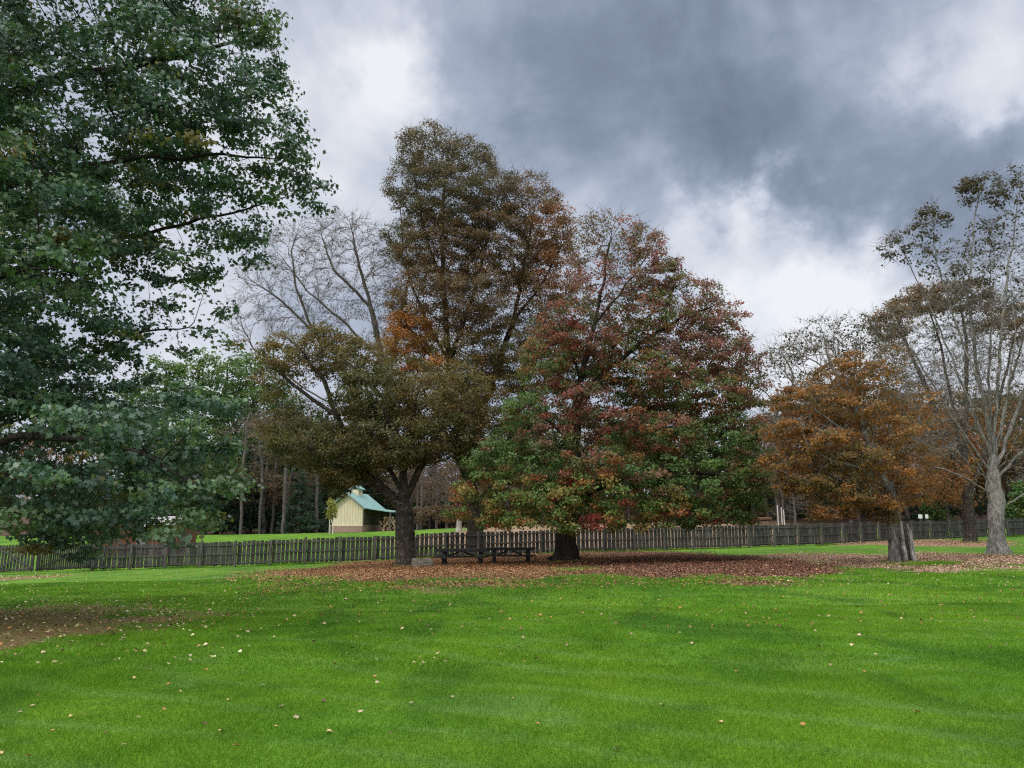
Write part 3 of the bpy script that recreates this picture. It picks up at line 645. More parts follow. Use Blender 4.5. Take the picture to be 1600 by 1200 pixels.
# ------------------------------------------------------------------ wood behind the fence
def proto(kind, seed):
    """a background tree at the origin: (trunk mesh, crown mesh, height)"""
    t = Tree(seed, .8); r = t.r
    cfg = {'pine': (22, .32, 'pine', 34, .34), 'leafy': (20, .3, 'leafy', 30, .34), 'gold': (17, .25, 'gold', 26, .32), 'rusty': (17, .26, 'rust', 24, .32),
           'brownish': (18, .27, 'brown', 15, .30), 'twiggy': (17, .25, 'dry', 2.2, .26), 'pole': (20, .2, 'dry', 3, .28), 'hemlock': (13, .18, 'hemlock', 34, .34), 'olive': (17, .26, 'amber_olive', 26, .32),
           'shrub': (4.5, .05, 'brown', 14, .24), 'bush': (4, .05, 'leafy', 22, .24)}[kind]
    H, rb, pal, pt, lf = cfg
    lobes = []
    if kind in ('leafy', 'gold', 'rusty', 'brownish', 'twiggy', 'olive'):
        t.limb([(0, 0, -.3), (r.normal(0, .2), r.normal(0, .2), H * .25), (r.normal(0, .4), r.normal(0, .4), H * .6)])
        for i in range(16):
            a = r.uniform(0, 6.28); zz = r.uniform(.26, .9); w = .30 * math.sin(min(1, (1 - zz) * 1.9 + .12) * 1.57) * r.uniform(.4, 1)
            lobes.append(((math.cos(a) * w * H, math.sin(a) * w * H, zz * H), (H * r.uniform(.09, .14),) * 2 + (H * r.uniform(.06, .10),)))
        na, kill = 700, .95
    elif kind == 'pine':
        t.limb([(0, 0, -.3), (r.normal(0, .2), r.normal(0, .2), H * .95)])
        for i in range(26):
            a = i * 2.4 + r.normal(0, .3); zz = .25 + .72 * i / 25; w = (.27 * (1 - zz) + .05) * r.uniform(.6, 1.15)
            lobes.append(((math.cos(a) * w * H, math.sin(a) * w * H, zz * H), (H * r.uniform(.06, .10),) * 2 + (H * .042,)))
        na, kill = 700, .9
    elif kind == 'hemlock':
        t.limb([(0, 0, -.3), (0, 0, H * .97)])
        for i in range(30):
            a = i * 2.4; zz = .06 + .9 * i / 29; w = .22 * (1 - zz) + .01
            lobes.append(((math.cos(a) * w * H, math.sin(a) * w * H, zz * H), (H * (.10 * (1 - zz) + .03),) * 2 + (H * .03,)))
        na, kill = 550, .7
    elif kind == 'pole':
        t.limb([(0, 0, -.3), (r.normal(0, .3), r.normal(0, .3), H * .45), (r.normal(0, .7), r.normal(0, .7), H * .85)])
        for i in range(9):
            a = r.uniform(0, 6.28); zz = r.uniform(.5, .97); w = r.uniform(.03, .16)
            lobes.append(((math.cos(a) * w * H, math.sin(a) * w * H, zz * H), (H * .07,) * 2 + (H * .05,)))
        na, kill = 300, .9
    else:
        t.step = .35
        t.limb([(0, 0, -.2), (0, 0, .6)])
        for i in range(8):
            a = r.uniform(0, 6.28); w = r.uniform(0, .35)
            lobes.append(((math.cos(a) * w * H, math.sin(a) * w * H, r.uniform(.25, .8) * H), (H * .22,) * 2 + (H * .2,)))
        na, kill = 260, .4
    cs = np.array([l[0] for l in lobes]); rs = np.array([l[1] for l in lobes])
    att = np.concatenate([in_ellipsoid(r, max(6, na // len(lobes)), c, q) for c, q in zip(cs, rs)])
    t.grow(att, kill, infl=12, wander=.22); t.finish(rb, .03 if H > 6 else .012, .5, .6)
    w = t.wood('trunk', 3 if kind in ('twiggy', 'brownish', 'pole', 'shrub') else 0, 1.6 if H > 6 else .8, .022 if H > 6 else .012)
    src = np.where(t.tips <= 2)[0]; P = t.A[src]; P = P[P[:, 2] > H * (.05 if kind in ('hemlock', 'shrub', 'bush') else .2)]
    num = r.poisson(pt * np.exp(r.normal(0, .5, len(P))) * .7); rep = np.repeat(np.arange(len(P)), num); n = len(rep)
    dv = r.normal(0, 1, (n, 3)); dv /= np.linalg.norm(dv, axis=1)[:, None]; dv *= (r.uniform(0, 1, n) ** .5 * (.95 if H > 6 else .45))[:, None]; dv[:, 2] *= .6
    C = P[rep] + dv; out = dv + (C - np.array([0, 0, H * .5])) * np.array([.12, .12, .05]); out /= np.linalg.norm(out, axis=1)[:, None] + 1e-9
    base = pick(r, PAL[pal], len(P))[rep]; col = base * .65 + pick(r, PAL[pal], n) * .35
    c = leaves_mesh('crown', C, lf * r.uniform(.6, 1.3, n), out, r, col)
    w.materials.append(M['bark_far' if kind in ('twiggy', 'pole', 'brownish') else 'bark_brown']); c.materials.append(M['leaf'])
    return w, c, H

PROTO = {k: [proto(k, 300 + i * 10 + j) for j in range(2 if k in ('pine', 'leafy', 'brownish', 'twiggy', 'pole') else 1)] for i, k in enumerate(
    ['pine', 'leafy', 'gold', 'rusty', 'brownish', 'twiggy', 'pole', 'hemlock', 'olive', 'shrub', 'bush'])}
BG = {'pine': ('pine_tree', 'tall light green pine in the wood behind the fence at left', 'pines in the wood'),
      'leafy': ('broadleaf_tree', 'green leafy tree in the wood behind the fence', 'green trees in the wood'),
      'gold': ('broadleaf_tree', 'golden yellow autumn tree in the wood behind the fence', 'golden trees in the wood'),
      'rusty': ('broadleaf_tree', 'rust orange autumn tree in the wood behind the fence', 'rust coloured trees in the wood'),
      'brownish': ('broadleaf_tree', 'half bare brown tree in the wood behind the fence', 'brown trees in the wood'),
      'twiggy': ('bare_tree', 'bare twiggy tree in the wood behind the fence', 'bare trees in the wood'),
      'pole': ('bare_tree', 'slender pole straight grey trunk at the edge of the wood', 'slender trunks at the wood edge'),
      'hemlock': ('conifer_tree', 'small dark conifer in the shade of the wood', 'small dark conifers of the wood'),
      'olive': ('broadleaf_tree', 'olive and amber tree in the wood behind the fence at right', 'olive trees in the wood'),
      'shrub': ('shrub', 'brown leafy shrub at the edge of the wood', 'brown shrubs at the wood edge'),
      'bush': ('shrub', 'green bush at the edge of the wood', 'green bushes at the wood edge')}
rb = random.Random(3)
def bgtree(kind, px, Y, top, label=None, wide=1.):
    w, c, H = PROTO[kind][rb.randrange(len(PROTO[kind]))]
    x = (px - CX) / F * Y * (1 / ray(px, 700)[1]); z = float(zg(x, Y))
    h = wp(px, top, Y)[2] - z; s = h / H
    nm, lb, gr = BG[kind]
    o = empty(nm, (x, Y, z), label or lb, 'tree' if kind not in ('shrub', 'bush') else 'shrub', None if label else gr, rb.uniform(0, 6.28))
    sw = s * wide * rb.uniform(.92, 1.08); o.scale = (sw, sw, s)
    link('trunk', w, None, o); link('crown', c, None, o)
    return o
for a in [('leafy', -150, 92, 560), ('leafy', -60, 100, 600), ('leafy', 10, 108, 640), ('rusty', 60, 96, 672), ('gold', 125, 104, 650), ('leafy', 170, 96, 640),
          ('pine', 205, 100, 590), ('pine', 250, 98, 560), ('pine', 300, 100, 548), ('pine', 345, 106, 548), ('pine', 395, 112, 545), ('leafy', 440, 118, 590), ('leafy', 330, 92, 650),
          ('leafy', 270, 90, 690), ('brownish', 420, 100, 640), ('brownish', 455, 98, 650), ('twiggy', 480, 108, 610), ('leafy', 510, 116, 640), ('brownish', 545, 108, 620), ('gold', 495, 112, 690),
          ('pole', 384, 88, 600), ('pole', 413, 92, 610), ('pole', 449, 90, 590), ('pole', 432, 99, 600), ('pole', 470, 98, 620), ('pole', 500, 95, 610), ('pole', 398, 101, 600),
          ('hemlock', 473, 92, 735), ('hemlock', 497, 97, 750), ('hemlock', 425, 104, 700), ('hemlock', 380, 100, 700), ('hemlock', 355, 97, 720), ('hemlock', 525, 104, 715), ('hemlock', 560, 110, 700), ('hemlock', 455, 112, 700), ('hemlock', 400, 118, 690), ('hemlock', 330, 106, 700),
          ('hemlock', 500, 118, 690), ('hemlock', 590, 116, 700),
          ('gold', 590, 118, 600), ('brownish', 630, 112, 640), ('rusty', 672, 116, 660), ('twiggy', 655, 98, 690), ('brownish', 700, 104, 680), ('pole', 660, 94, 660), ('pole', 684, 96, 650), ('twiggy', 715, 96, 700),
          ('hemlock', 640, 118, 720), ('hemlock', 680, 122, 720), ('hemlock', 725, 118, 720), ('brownish', 745, 112, 660), ('shrub', 640, 92, 790), ('shrub', 662, 90, 788), ('shrub', 690, 92, 785), ('shrub', 712, 94, 788), ('shrub', 735, 92, 790),
          ('brownish', 790, 116, 640), ('brownish', 850, 118, 640), ('olive', 910, 116, 650), ('leafy', 980, 118, 640), ('brownish', 1050, 116, 640), ('olive', 1120, 112, 650), ('hemlock', 1165, 124, 720), ('hemlock', 1100, 122, 720),
          ('brownish', 1175, 118, 610), ('olive', 1205, 122, 612), ('twiggy', 1212, 92, 520), ('olive', 1250, 118, 600), ('twiggy', 1265, 95, 510), ('brownish', 1300, 112, 560), ('twiggy', 1330, 94, 500), ('olive', 1350, 110, 590),
          ('brownish', 1395, 108, 600), ('olive', 1440, 116, 600), ('rusty', 1475, 112, 620), ('leafy', 1520, 116, 610), ('olive', 1565, 110, 600), ('leafy', 1610, 105, 600), ('leafy', 1660, 100, 590), ('leafy', 1720, 96, 580),
          ('rusty', 1195, 100, 640), ('olive', 1230, 96, 620), ('brownish', 1262, 104, 590), ('olive', 1300, 98, 600), ('rusty', 1340, 100, 585), ('gold', 1378, 98, 610), ('brownish', 1410, 92, 570), ('rusty', 1450, 96, 600), ('olive', 1495, 94, 600), ('brownish', 1535, 98, 590), ('rusty', 1580, 92, 610), ('brownish', 1625, 92, 590), ('brownish', 1320, 90, 660), ('olive', 1270, 90, 670), ('brownish', 1215, 90, 680), ('rusty', 1390, 88, 680), ('olive', 1470, 86, 690),
          ('hemlock', 1200, 116, 735), ('hemlock', 1240, 112, 740), ('hemlock', 1280, 116, 730), ('hemlock', 1325, 110, 735), ('hemlock', 1370, 114, 725), ('hemlock', 1425, 92, 745), ('hemlock', 1455, 96, 740), ('hemlock', 1490, 106, 730), ('hemlock', 1540, 108, 730), ('hemlock', 1590, 100, 720),
          ('shrub', 1190, 104, 785), ('shrub', 1262, 104, 780), ('shrub', 1300, 100, 780), ('shrub', 1345, 96, 785), ('bush', 1585, 86, 745), ('bush', 1610, 88, 730), ('shrub', 1395, 96, 785), ('bush', 1450, 88, 775),
          ('bush', 330, 90, 790), ('bush', 300, 88, 795), ('bush', 480, 93, 800), ('leafy', 60, 84, 740), ('leafy', 120, 80, 745), ('leafy', 0, 82, 730), ('leafy', 240, 84, 740), ('hemlock', 160, 110, 700), ('hemlock', 220, 112, 700), ('hemlock', 280, 110, 700)]:
    bgtree(*a)
bgtree('twiggy', 1234, 80, 735, 'small grey multi stemmed bare tree just beyond the fence, by the white stakes', 1.5)

# the wood's depth beyond the trees one can tell apart
r_ = np.random.default_rng(77); n = 70000
u = r_.uniform(-75, 110, n); y = 122 + r_.uniform(0, 26, n); hh = 9 + 5 * np.sin(u * .11) + 3 * np.sin(u * .31 + 1) + 2 * np.sin(u * .9)
zt = r_.uniform(0, 1, n) ** .9 * hh * (1 + .25 * np.sin(y * 1.3 + u)); C = np.c_[u, y, zg(u, y) + zt]
o_ = r_.normal(0, 1, (n, 3)) - np.array([0, .6, 0]); o_ /= np.linalg.norm(o_, axis=1)[:, None]
cell = (np.floor(u / 4.2) * 7 + np.floor(y / 7) * 13 + np.floor(zt / 3.5) * 5).astype(int) % 5
cc = np.zeros((n, 3))
for k, nm in enumerate(('brown', 'leafy', 'olive', 'hemlock', 'brown')): cc[cell == k] = pick(r_, PAL[nm], int((cell == k).sum()))
tag(link('far_wood', leaves_mesh('far_wood', C, r_.uniform(.5, 1., n), o_, r_, cc), M['leaf']), 'dark brown and green depth of the wood behind the nearer trees', 'wood', kind='stuff')

# ------------------------------------------------------------------ ground
def axis(lo, hi, fine_lo, fine_hi, fine, growth=1.12):
    v = list(np.arange(fine_lo, fine_hi + 1e-6, fine)); s = fine
    while v[-1] < hi: s *= growth; v.append(v[-1] + s)
    s = fine
    while v[0] > lo: s *= growth; v.insert(0, v[0] - s)
    return np.array(v)
gx = axis(-1200, 1200, -30, 44, .3); gy = axis(-300, 1500, 4, 75, .3)
X, Yg = np.meshgrid(gx, gy); Z = zg(X, Yg)
def vnoise(x, y, s, seed):
    """smooth value noise"""
    r_ = np.random.default_rng(seed); T = r_.uniform(0, 1, (256, 256)); x = np.asarray(x) / s + 1000.; y = np.asarray(y) / s + 1000.
    xi, yi = np.floor(x).astype(int), np.floor(y).astype(int); fx, fy = x - xi, y - yi; fx = fx * fx * (3 - 2 * fx); fy = fy * fy * (3 - 2 * fy)
    a, b = T[xi % 256, yi % 256], T[(xi + 1) % 256, yi % 256]; c, d = T[xi % 256, (yi + 1) % 256], T[(xi + 1) % 256, (yi + 1) % 256]
    return (a * (1 - fx) + b * fx) * (1 - fy) + (c * (1 - fx) + d * fx) * fy
def blob(x, y, px0, px1, y0, y1, soft=.5):
    """litter patch drawn out on the ground between photo columns px0..px1 and rows y0 (far) .. y1 (near)"""
    m = (px0 + px1) / 2; a, b = gpt(m, y0), gpt(m, y1); l, r_ = gpt(px0, (y0 + y1) / 2), gpt(px1, (y0 + y1) / 2)
    c = (a + b) / 2; rx = abs(r_[0] - l[0]) / 2; ry = abs(a[1] - b[1]) / 2
    dx = x - c[0]; dy = y - c[1]
    d = np.sqrt((dx / rx) ** 2 + (dy / ry) ** 2) + (vnoise(x, y, 2.3, 5) - .5) * .5 + (vnoise(x, y, .8, 6) - .5) * .35
    return 1 - sstep((d - (1 - 1.5 * soft)) / (1.8 * soft))
PATCH = {'warm': [(430, 930, 862, 914, .42), (520, 980, 862, 911, .3)], 'wine': [(780, 1260, 859, 912, .36), (960, 1280, 866, 903, .3)],
         'pale': [(1160, 1470, 860, 896, .3), (1370, 1500, 864, 896, .35), (1410, 1690, 860, 891, .3)], 'far': [(1230, 1590, 837, 857, .35)], 'left': [(-80, 80, 900, 910, .4)],
         'beyond': []}
def litter(x, y):
    out = {k: np.clip(sum(blob(x, y, *p) for p in v), 0, 1) for k, v in PATCH.items()}
    fy = np.interp(x, FX, FY); d = np.sqrt(((x - 10) / 21.) ** 2 + ((y - fy - 17) / 17.) ** 2) + (vnoise(x, y, 5, 5) - .5) * .4; out['beyond'] = 1 - sstep((d - .75) / .4)
    
    nz = (vnoise(x, y, 2., 15) - .5) * .6 + (vnoise(x, y, .6, 16) - .5) * .5
    for cx_, cy_, rx_, ry_ in ((-10.6, 14.6, 4.6, 4.6), (-9., 12.2, 2.9, 1.5)):
        out['left'] = np.maximum(out['left'], 1 - sstep((np.sqrt(((x - cx_) / rx_) ** 2 + ((y - cy_) / ry_) ** 2) + nz - .55) / .6))
    out['left'] = out['left'] * .68; out['beyond'] = out['beyond'] * .85
    return out
LT = litter(X, Yg)
lit = np.clip(sum(LT.values()), 0, 1)
wine = np.clip(LT['wine'], 0, 1); pale = np.clip(LT['pale'] + LT['far'] + LT['beyond'], 0, 1)
pd = gpt(1640, 888); dirt = 1 - sstep((np.sqrt(((X - pd[0]) / 5.2) ** 2 + ((Yg - pd[1]) / 1.1) ** 2) + (vnoise(X, Yg, .9, 8) - .5) * .5 - .7) / .5)
# under the wood: leaf mould
fyv = np.interp(X, FX, FY); mould = sstep((Yg - fyv - np.interp(X, [-60, 21, 26, 60], [37, 37, 12, 8]) + (vnoise(X, Yg, 6, 9) - .5) * 6) / 6)
thin = vnoise(X, Yg, 5, 12)
nx, ny = len(gx), len(gy)
ii = np.arange(ny - 1)[:, None] * nx + np.arange(nx - 1)[None, :]
loops = np.stack([ii, ii + 1, ii + nx + 1, ii + nx], 2).ravel()
gme = mesh_np('ground', np.stack([X, Yg, Z], 2).reshape(-1, 3), loops, np.full((ny - 1) * (nx - 1), 4), np.stack([lit, wine, pale], 2).reshape(-1, 3), True)
a2 = gme.color_attributes.new('soil', 'FLOAT_COLOR', 'POINT'); c2 = np.ones((nx * ny, 4), np.float32); c2[:, 0] = dirt.ravel(); c2[:, 1] = mould.ravel(); a2.data.foreach_set('color', c2.ravel())

def lawn_colour(t):
    p = t.pos()
    n1 = t.noise(p, .16, 4, .6); n2 = t.noise(p, 1.1, 5, .65); n3 = t.noise(t.pos((1, .45, 1)), .5, 3, .55, .8)
    c = t.ramp(n2, [(.28, (.060, .158, .011)), (.5, (.098, .222, .015)), (.74, (.146, .29, .028))])
    c = t.mix(t.ramp(n1, [(.40, 0.), (.62, .5)]), c, (.165, .29, .016))
    c = t.mix(t.ramp(n3, [(.50, 0.), (.64, .6)]), c, (.042, .125, .016))
    # mower swaths, bent round in long arcs
    w = t.new('ShaderNodeTexWave', wave_type='RINGS', rings_direction='SPHERICAL'); mp = t.new('ShaderNodeMapping')
    t.l.new(t.new('ShaderNodeNewGeometry').outputs['Position'], mp.inputs[0]); mp.inputs['Location'].default_value = (24, 20, 0); mp.inputs['Scale'].default_value = (.62, 1., 0)
    t.l.new(mp.outputs[0], w.inputs[0]); w.inputs['Scale'].default_value = .33; w.inputs['Distortion'].default_value = 9.; w.inputs['Detail'].default_value = 3; w.inputs['Detail Scale'].default_value = .6
    c = t.mix(t.math('MULTIPLY', t.ramp(w.outputs[0], [(.80, 0.), (1., 1.)]), t.ramp(n1, [(.38, .02), (.60, .36)])), c, (.21, .33, .11))
    n6 = t.noise(t.pos((.55, 1, 1)), .75, 7, .62, 1.6)
    c = t.mix(t.ramp(n6, [(.54, 0.), (.68, .5)]), c, (.045, .125, .016))
    c = t.mix(t.ramp(n6, [(.34, .5), (.42, 0.)]), c, (.15, .27, .07))
    n4 = t.noise(p, 3.6, 6, .7); n5 = t.noise(p, .33, 5, .7)
    c = t.mix(t.ramp(n4, [(.60, 0.), (.74, .5)]), c, (.03, .10, .02))
    c = t.mix(t.math('MULTIPLY', t.ramp(n4, [(.28, .6), (.40, 0.)]), t.ramp(n5, [(.5, 0.), (.6, 1.)])), c, (.24, .24, .08))
    return c
t = NT('lawn')
at = t.new('ShaderNodeAttribute', attribute_name='tint'); sx = t.new('ShaderNodeSeparateColor'); t.l.new(at.outputs['Color'], sx.inputs[0])
at2 = t.new('ShaderNodeAttribute', attribute_name='soil'); sy = t.new('ShaderNodeSeparateColor'); t.l.new(at2.outputs['Color'], sy.inputs[0])
c = lawn_colour(t); fine = t.noise(t.pos(), 26, 5, .75); c = t.mix(1., c, t.ramp(fine, [(.3, .38), (.7, 1.08)]), 'MULTIPLY')  # fine dark speckle stands in for shade between grass blades
ln = t.noise(t.pos(), 9, 6, .8); ln2 = t.noise(t.pos(), 17, 3, .7)
lc = t.ramp(ln2, [(.3, (.07, .04, .024)), (.5, (.18, .10, .056)), (.72, (.30, .19, .115))])
lw = t.ramp(ln2, [(.3, (.05, .022, .018)), (.5, (.13, .055, .042)), (.72, (.22, .11, .085))])  # wine litter, its tones deepened for the shade under the trees
lp = t.ramp(ln2, [(.3, (.11, .066, .045)), (.5, (.25, .16, .11)), (.72, (.38, .27, .19))])
lc = t.mix(sx.outputs[1], lc, lw); lc = t.mix(sx.outputs[2], lc, lp)
mask = t.math('ADD', sx.outputs[0], t.math('MULTIPLY', t.math('SUBTRACT', ln, .5), 1.7)); mask = t.ramp(mask, [(.36, 0.), (.62, .92)])
c = t.mix(mask, c, lc); c = t.mix(sy.outputs[0], c, t.ramp(fine, [(.3, (.25, .17, .12)), (.7, (.42, .31, .24))]))
c = t.mix(sy.outputs[1], c, t.ramp(ln2, [(.3, (.03, .02, .014)), (.7, (.11, .07, .045))]))
t.bump(fine, .7, .04); M['lawn'] = t.fin(c, .9, .1)
tag(link('ground', gme, M['lawn']), 'mown green lawn with patches of fallen leaves', 'ground', kind='structure')

fx_ = np.linspace(-34.5, 60, 4000); fy_ = np.convolve(np.pad(np.interp(fx_, FX, FY), (80, 79), 'edge'), np.ones(160) / 160, 'valid')[:4000]
# grass blades
def blades(n, y0, y1, h0, h1, wd, seed):
    r_ = np.random.default_rng(seed); y = np.sqrt(r_.uniform(y0 ** 2, y1 ** 2, n)); x = r_.uniform(-1, 1, n) * (y * .70 + .8)
    L = litter(x, y); d = np.clip(sum(L.values()), 0, 1); keep = r_.uniform(0, 1, n) > np.clip(d * 1.35, 0, .96)
    x, y = x[keep], y[keep]; n = len(x); z = zg(x, y); h = r_.uniform(h0, h1, n) * (.65 + .7 * vnoise(x, y, 1.2, 3))
    a = r_.uniform(0, 6.283, n); w = wd * r_.uniform(.6, 1.3, n)
    lean = r_.normal(0, .5, (n, 2)) * h[:, None]
    b0 = np.stack([x - np.cos(a) * w, y - np.sin(a) * w, z - .005], 1); b1 = np.stack([x + np.cos(a) * w, y + np.sin(a) * w, z - .005], 1)
    m = np.stack([x + lean[:, 0], y + lean[:, 1], z + h], 1)
    return np.stack([b0, b1, m], 1).reshape(-1, 3)
V = np.concatenate([blades(260000, 5., 9.5, .018, .050, .0028, 1), blades(300000, 9.5, 17, .02, .055, .0055, 2), blades(220000, 17, 32, .02, .055, .012, 3)])
tuft = gpt(1455, 884); r_ = np.random.default_rng(9); n = 2500
q = np.stack([tuft[0] + r_.normal(0, .55, n), tuft[1] + r_.normal(0, .25, n)], 1); hz = r_.uniform(.05, .22, n); z = zg(q[:, 0], q[:, 1]); ln_ = r_.normal(0, .07, (n, 2))
V = np.concatenate([V, np.stack([np.c_[q[:, 0] - .012, q[:, 1], z], np.c_[q[:, 0] + .012, q[:, 1], z], np.c_[q + ln_, z + hz]], 1).reshape(-1, 3)])
# longer, untrimmed grass along the fence and round the trunks, where the mower does not reach
n = 16000; qx = r_.uniform(-34, 48, n); qy = np.interp(qx, fx_, fy_) + r_.normal(0, .13, n); hz = r_.uniform(.04, .24, n) * vnoise(qx, qy, 1.7, 21) * 1.3
for (bx_, by_) in ((635, 886), (882, 878), (1408, 881), (1560, 868), (1516, 848), (745, 870)):
    g_ = gpt(bx_, by_); an = r_.uniform(0, 6.283, 260); rr_ = r_.uniform(.42, .85, 260); qx = np.r_[qx, g_[0] + rr_ * np.cos(an)]; qy = np.r_[qy, g_[1] + rr_ * np.sin(an)]; hz = np.r_[hz, r_.uniform(.03, .16, 260)]
z = zg(qx, qy); ln_ = r_.normal(0, .05, (len(qx), 2))
V = np.concatenate([V, np.stack([np.c_[qx - .014, qy, z - .01], np.c_[qx + .014, qy, z - .01], np.c_[qx + ln_[:, 0], qy + ln_[:, 1], z + hz]], 1).reshape(-1, 3)])
t = NT('grass_blade'); c = lawn_colour(t); rnd = t.new('ShaderNodeNewGeometry').outputs['Random Per Island']
c = t.mix(1., c, t.ramp(rnd, [(0., (.75, .8, .7)), (.6, (1.1, 1.1, 1.0)), (.96, (1.3, 1.25, 1.2)), (1., (2.2, 1.5, 2.2))]), 'MULTIPLY')
t.fin(c, .7, .08); tr = t.new('ShaderNodeBsdfTranslucent'); t.l.new(c, tr.inputs[0]); mx = t.new('ShaderNodeMixShader'); mx.inputs[0].default_value = .35
t.l.new(t.b.outputs[0], mx.inputs[1]); t.l.new(tr.outputs[0], mx.inputs[2]); t.l.new(mx.outputs[0], t.out.inputs[0])
tag(link('grass', mesh_np('grass', V, np.arange(len(V)), np.full(len(V) // 3, 3)), t.m), 'short mown grass of the lawn', 'grass', kind='stuff')

# fallen leaves
DRY = {'warm': [(4, (.25, .128, .060)), (3, (.17, .085, .042)), (1.4, (.36, .22, .11)), (1.6, (.11, .06, .04)), (.6, (.4, .17, .06))],
       'wine': [(4, (.14, .064, .040)), (3, (.09, .042, .029)), (2, (.23, .115, .07)), (.8, (.32, .20, .13))],  # wine leaves, colour darkened to carry the tree shade
       'pale': [(4, (.36, .24, .165)), (3, (.25, .155, .10)), (1.6, (.47, .35, .25)), (1.4, (.15, .085, .06))],
       'left': [(4, (.30, .26, .13)), (3, (.22, .15, .07)), (2, (.48, .42, .27)), (2, (.10, .07, .04)), (.7, (.36, .16, .06))]}
DRY['beyond'] = DRY['pale']
DRY['far'] = [(3, (.34, .19, .13)), (3, (.25, .13, .09)), (1, (.45, .3, .22))]
def scatter(n, px0, px1, y0, y1, seed):
    r_ = np.random.default_rng(seed); a = gpt((px0 + px1) / 2, y0); b = gpt((px0 + px1) / 2, y1); Y = r_.uniform(b[1], a[1], n)
    u = r_.uniform(px0, px1, n); x = (u - CX) / F * Y * 1.0 / CP * (CP * CP + SP * SP * 0 + .034); return x, Y
PX, PY, PC, PS = [], [], [], []
for nm, lst in PATCH.items():
    for i, p in enumerate(lst):
        m = 20; n = 80000 if nm in ('warm', 'wine') else 36000
        if nm == 'left': n = 2500
        if nm == 'beyond': n = 7000
        x, y = scatter(n, p[0] - 60, p[1] + 60, p[2] - (3 if p[2] > 850 else 1.5), p[3] + 8, 50 + len(PX))
        pr = blob(x, y, *p) ** (1.0 if nm != 'left' else 1.2)
        k = rng.uniform(0, 1, n) < pr; x, y = x[k], y[k]
        PX.append(x); PY.append(y); PC.append(pick(rng, DRY[nm], len(x))); PS.append(rng.uniform(.05, .085, len(x)) if nm == 'left' else rng.uniform(.04, .085, len(x)))
bx = rng.uniform(-13, 33, 14000); by = np.interp(bx, FX, FY) + rng.uniform(.5, 34, 14000); k = rng.uniform(0, 1, 14000) < litter(bx, by)['beyond'] * .7
PX.append(bx[k]); PY.append(by[k]); PC.append(pick(rng, DRY['pale'], int(k.sum()))); PS.append(rng.uniform(.08, .15, int(k.sum())))
bx = rng.uniform(-16, -5, 9000); by = rng.uniform(9.8, 20, 9000); k = rng.uniform(0, 1, 9000) < litter(bx, by)['left'] * .5
PX.append(bx[k]); PY.append(by[k]); PC.append(pick(rng, DRY['left'], int(k.sum()))); PS.append(rng.uniform(.035, .075, int(k.sum())))
# thinning out over the lawn
for (n, p0, p1, y0, y1, w) in [(1500, 400, 1250, 903, 924, 'warm'), (500, 1150, 1650, 880, 920, 'pale'), (420, 250, 1650, 925, 985, 'warm'), (950, -150, 420, 890, 1060, 'left'), (260, -100, 700, 930, 1120, 'left'), (420, -60, 620, 888, 920, 'left'), (70, 700, 1650, 960, 1130, 'pale'), (900, 560, 1200, 900, 918, 'warm')]:
    x, y = scatter(n, p0, p1, y0, y1, int(n + p1)); PX.append(x); PY.append(y); PC.append(pick(rng, DRY[w], n)); PS.append(rng.uniform(.035, .075, n))
x = np.concatenate(PX); y = np.concatenate(PY); col = np.concatenate(PC); sz = np.concatenate(PS)
near = y < 9.6; x, y, col, sz = x[~near], y[~near], col[~near], sz[~near]
n = len(x); a = rng.uniform(0, 6.283, n); nrm = np.c_[rng.normal(0, .35, n), rng.normal(0, .35, n), np.ones(n)]; nrm /= np.linalg.norm(nrm, axis=1)[:, None]
tt = np.c_[np.cos(a), np.sin(a), np.zeros(n)]; tt -= nrm * (tt * nrm).sum(1)[:, None]; bb = np.cross(nrm, tt)
lift = .028 + .03 * (np.abs(rng.normal(0, 1, n)))
C = np.c_[x, y, zg(x, y) + lift]
prof = np.array([(-.5, 0), (-.25, .4), (.15, .42), (.55, 0), (.15, -.42), (-.25, -.4)]); cur = np.array([0, .18, .22, -.05, .18, .22])
V = C[:, None, :] + sz[:, None, None] * (prof[None, :, 0, None] * tt[:, None] + prof[None, :, 1, None] * bb[:, None] + cur[None, :, None] * nrm[:, None])
tag(link('leaf_litter', mesh_np('leaf_litter', V.reshape(-1, 3), np.arange(n * 6), np.full(n, 6), np.repeat(col, 6, 0)), M['litter']), 'brown fallen leaves carpeting the ground under the trees', 'fallen leaves', kind='stuff')
# the nearest fallen leaves, one by one
def leaf_proto(seed, colr):
    r_ = random.Random(seed); v, f = [], []; outl = [(-.5, 0), (-.40, .24), (-.30, .42), (-.05, .37), (.14, .42), (.24, .24), (.50, .02), (.24, -.24), (.14, -.40), (-.05, -.37), (-.30, -.42), (-.40, -.24)]
    k1, k2 = r_.uniform(.6, 1.6), r_.uniform(-.5, .8)
    for (p, q) in outl: v.append((p, q, k1 * q * q + k2 * p * p + r_.uniform(-.02, .02)))
    v.append((-.05, 0, -.01)); v += [(-.5, .012, 0), (-.85, .03, .05), (-.85, .01, .06)]
    f = [(i, (i + 1) % 12, 12) for i in range(12)] + [(0, 13, 14, 15)]
    me = bpy.data.meshes.new('fallen_leaf'); me.from_pydata(v, [], f); me.update()
    t_ = plain_mat('fallen_leaf_%d' % seed, colr, .7, .2, .35, 40.); me.materials.append(t_); return me
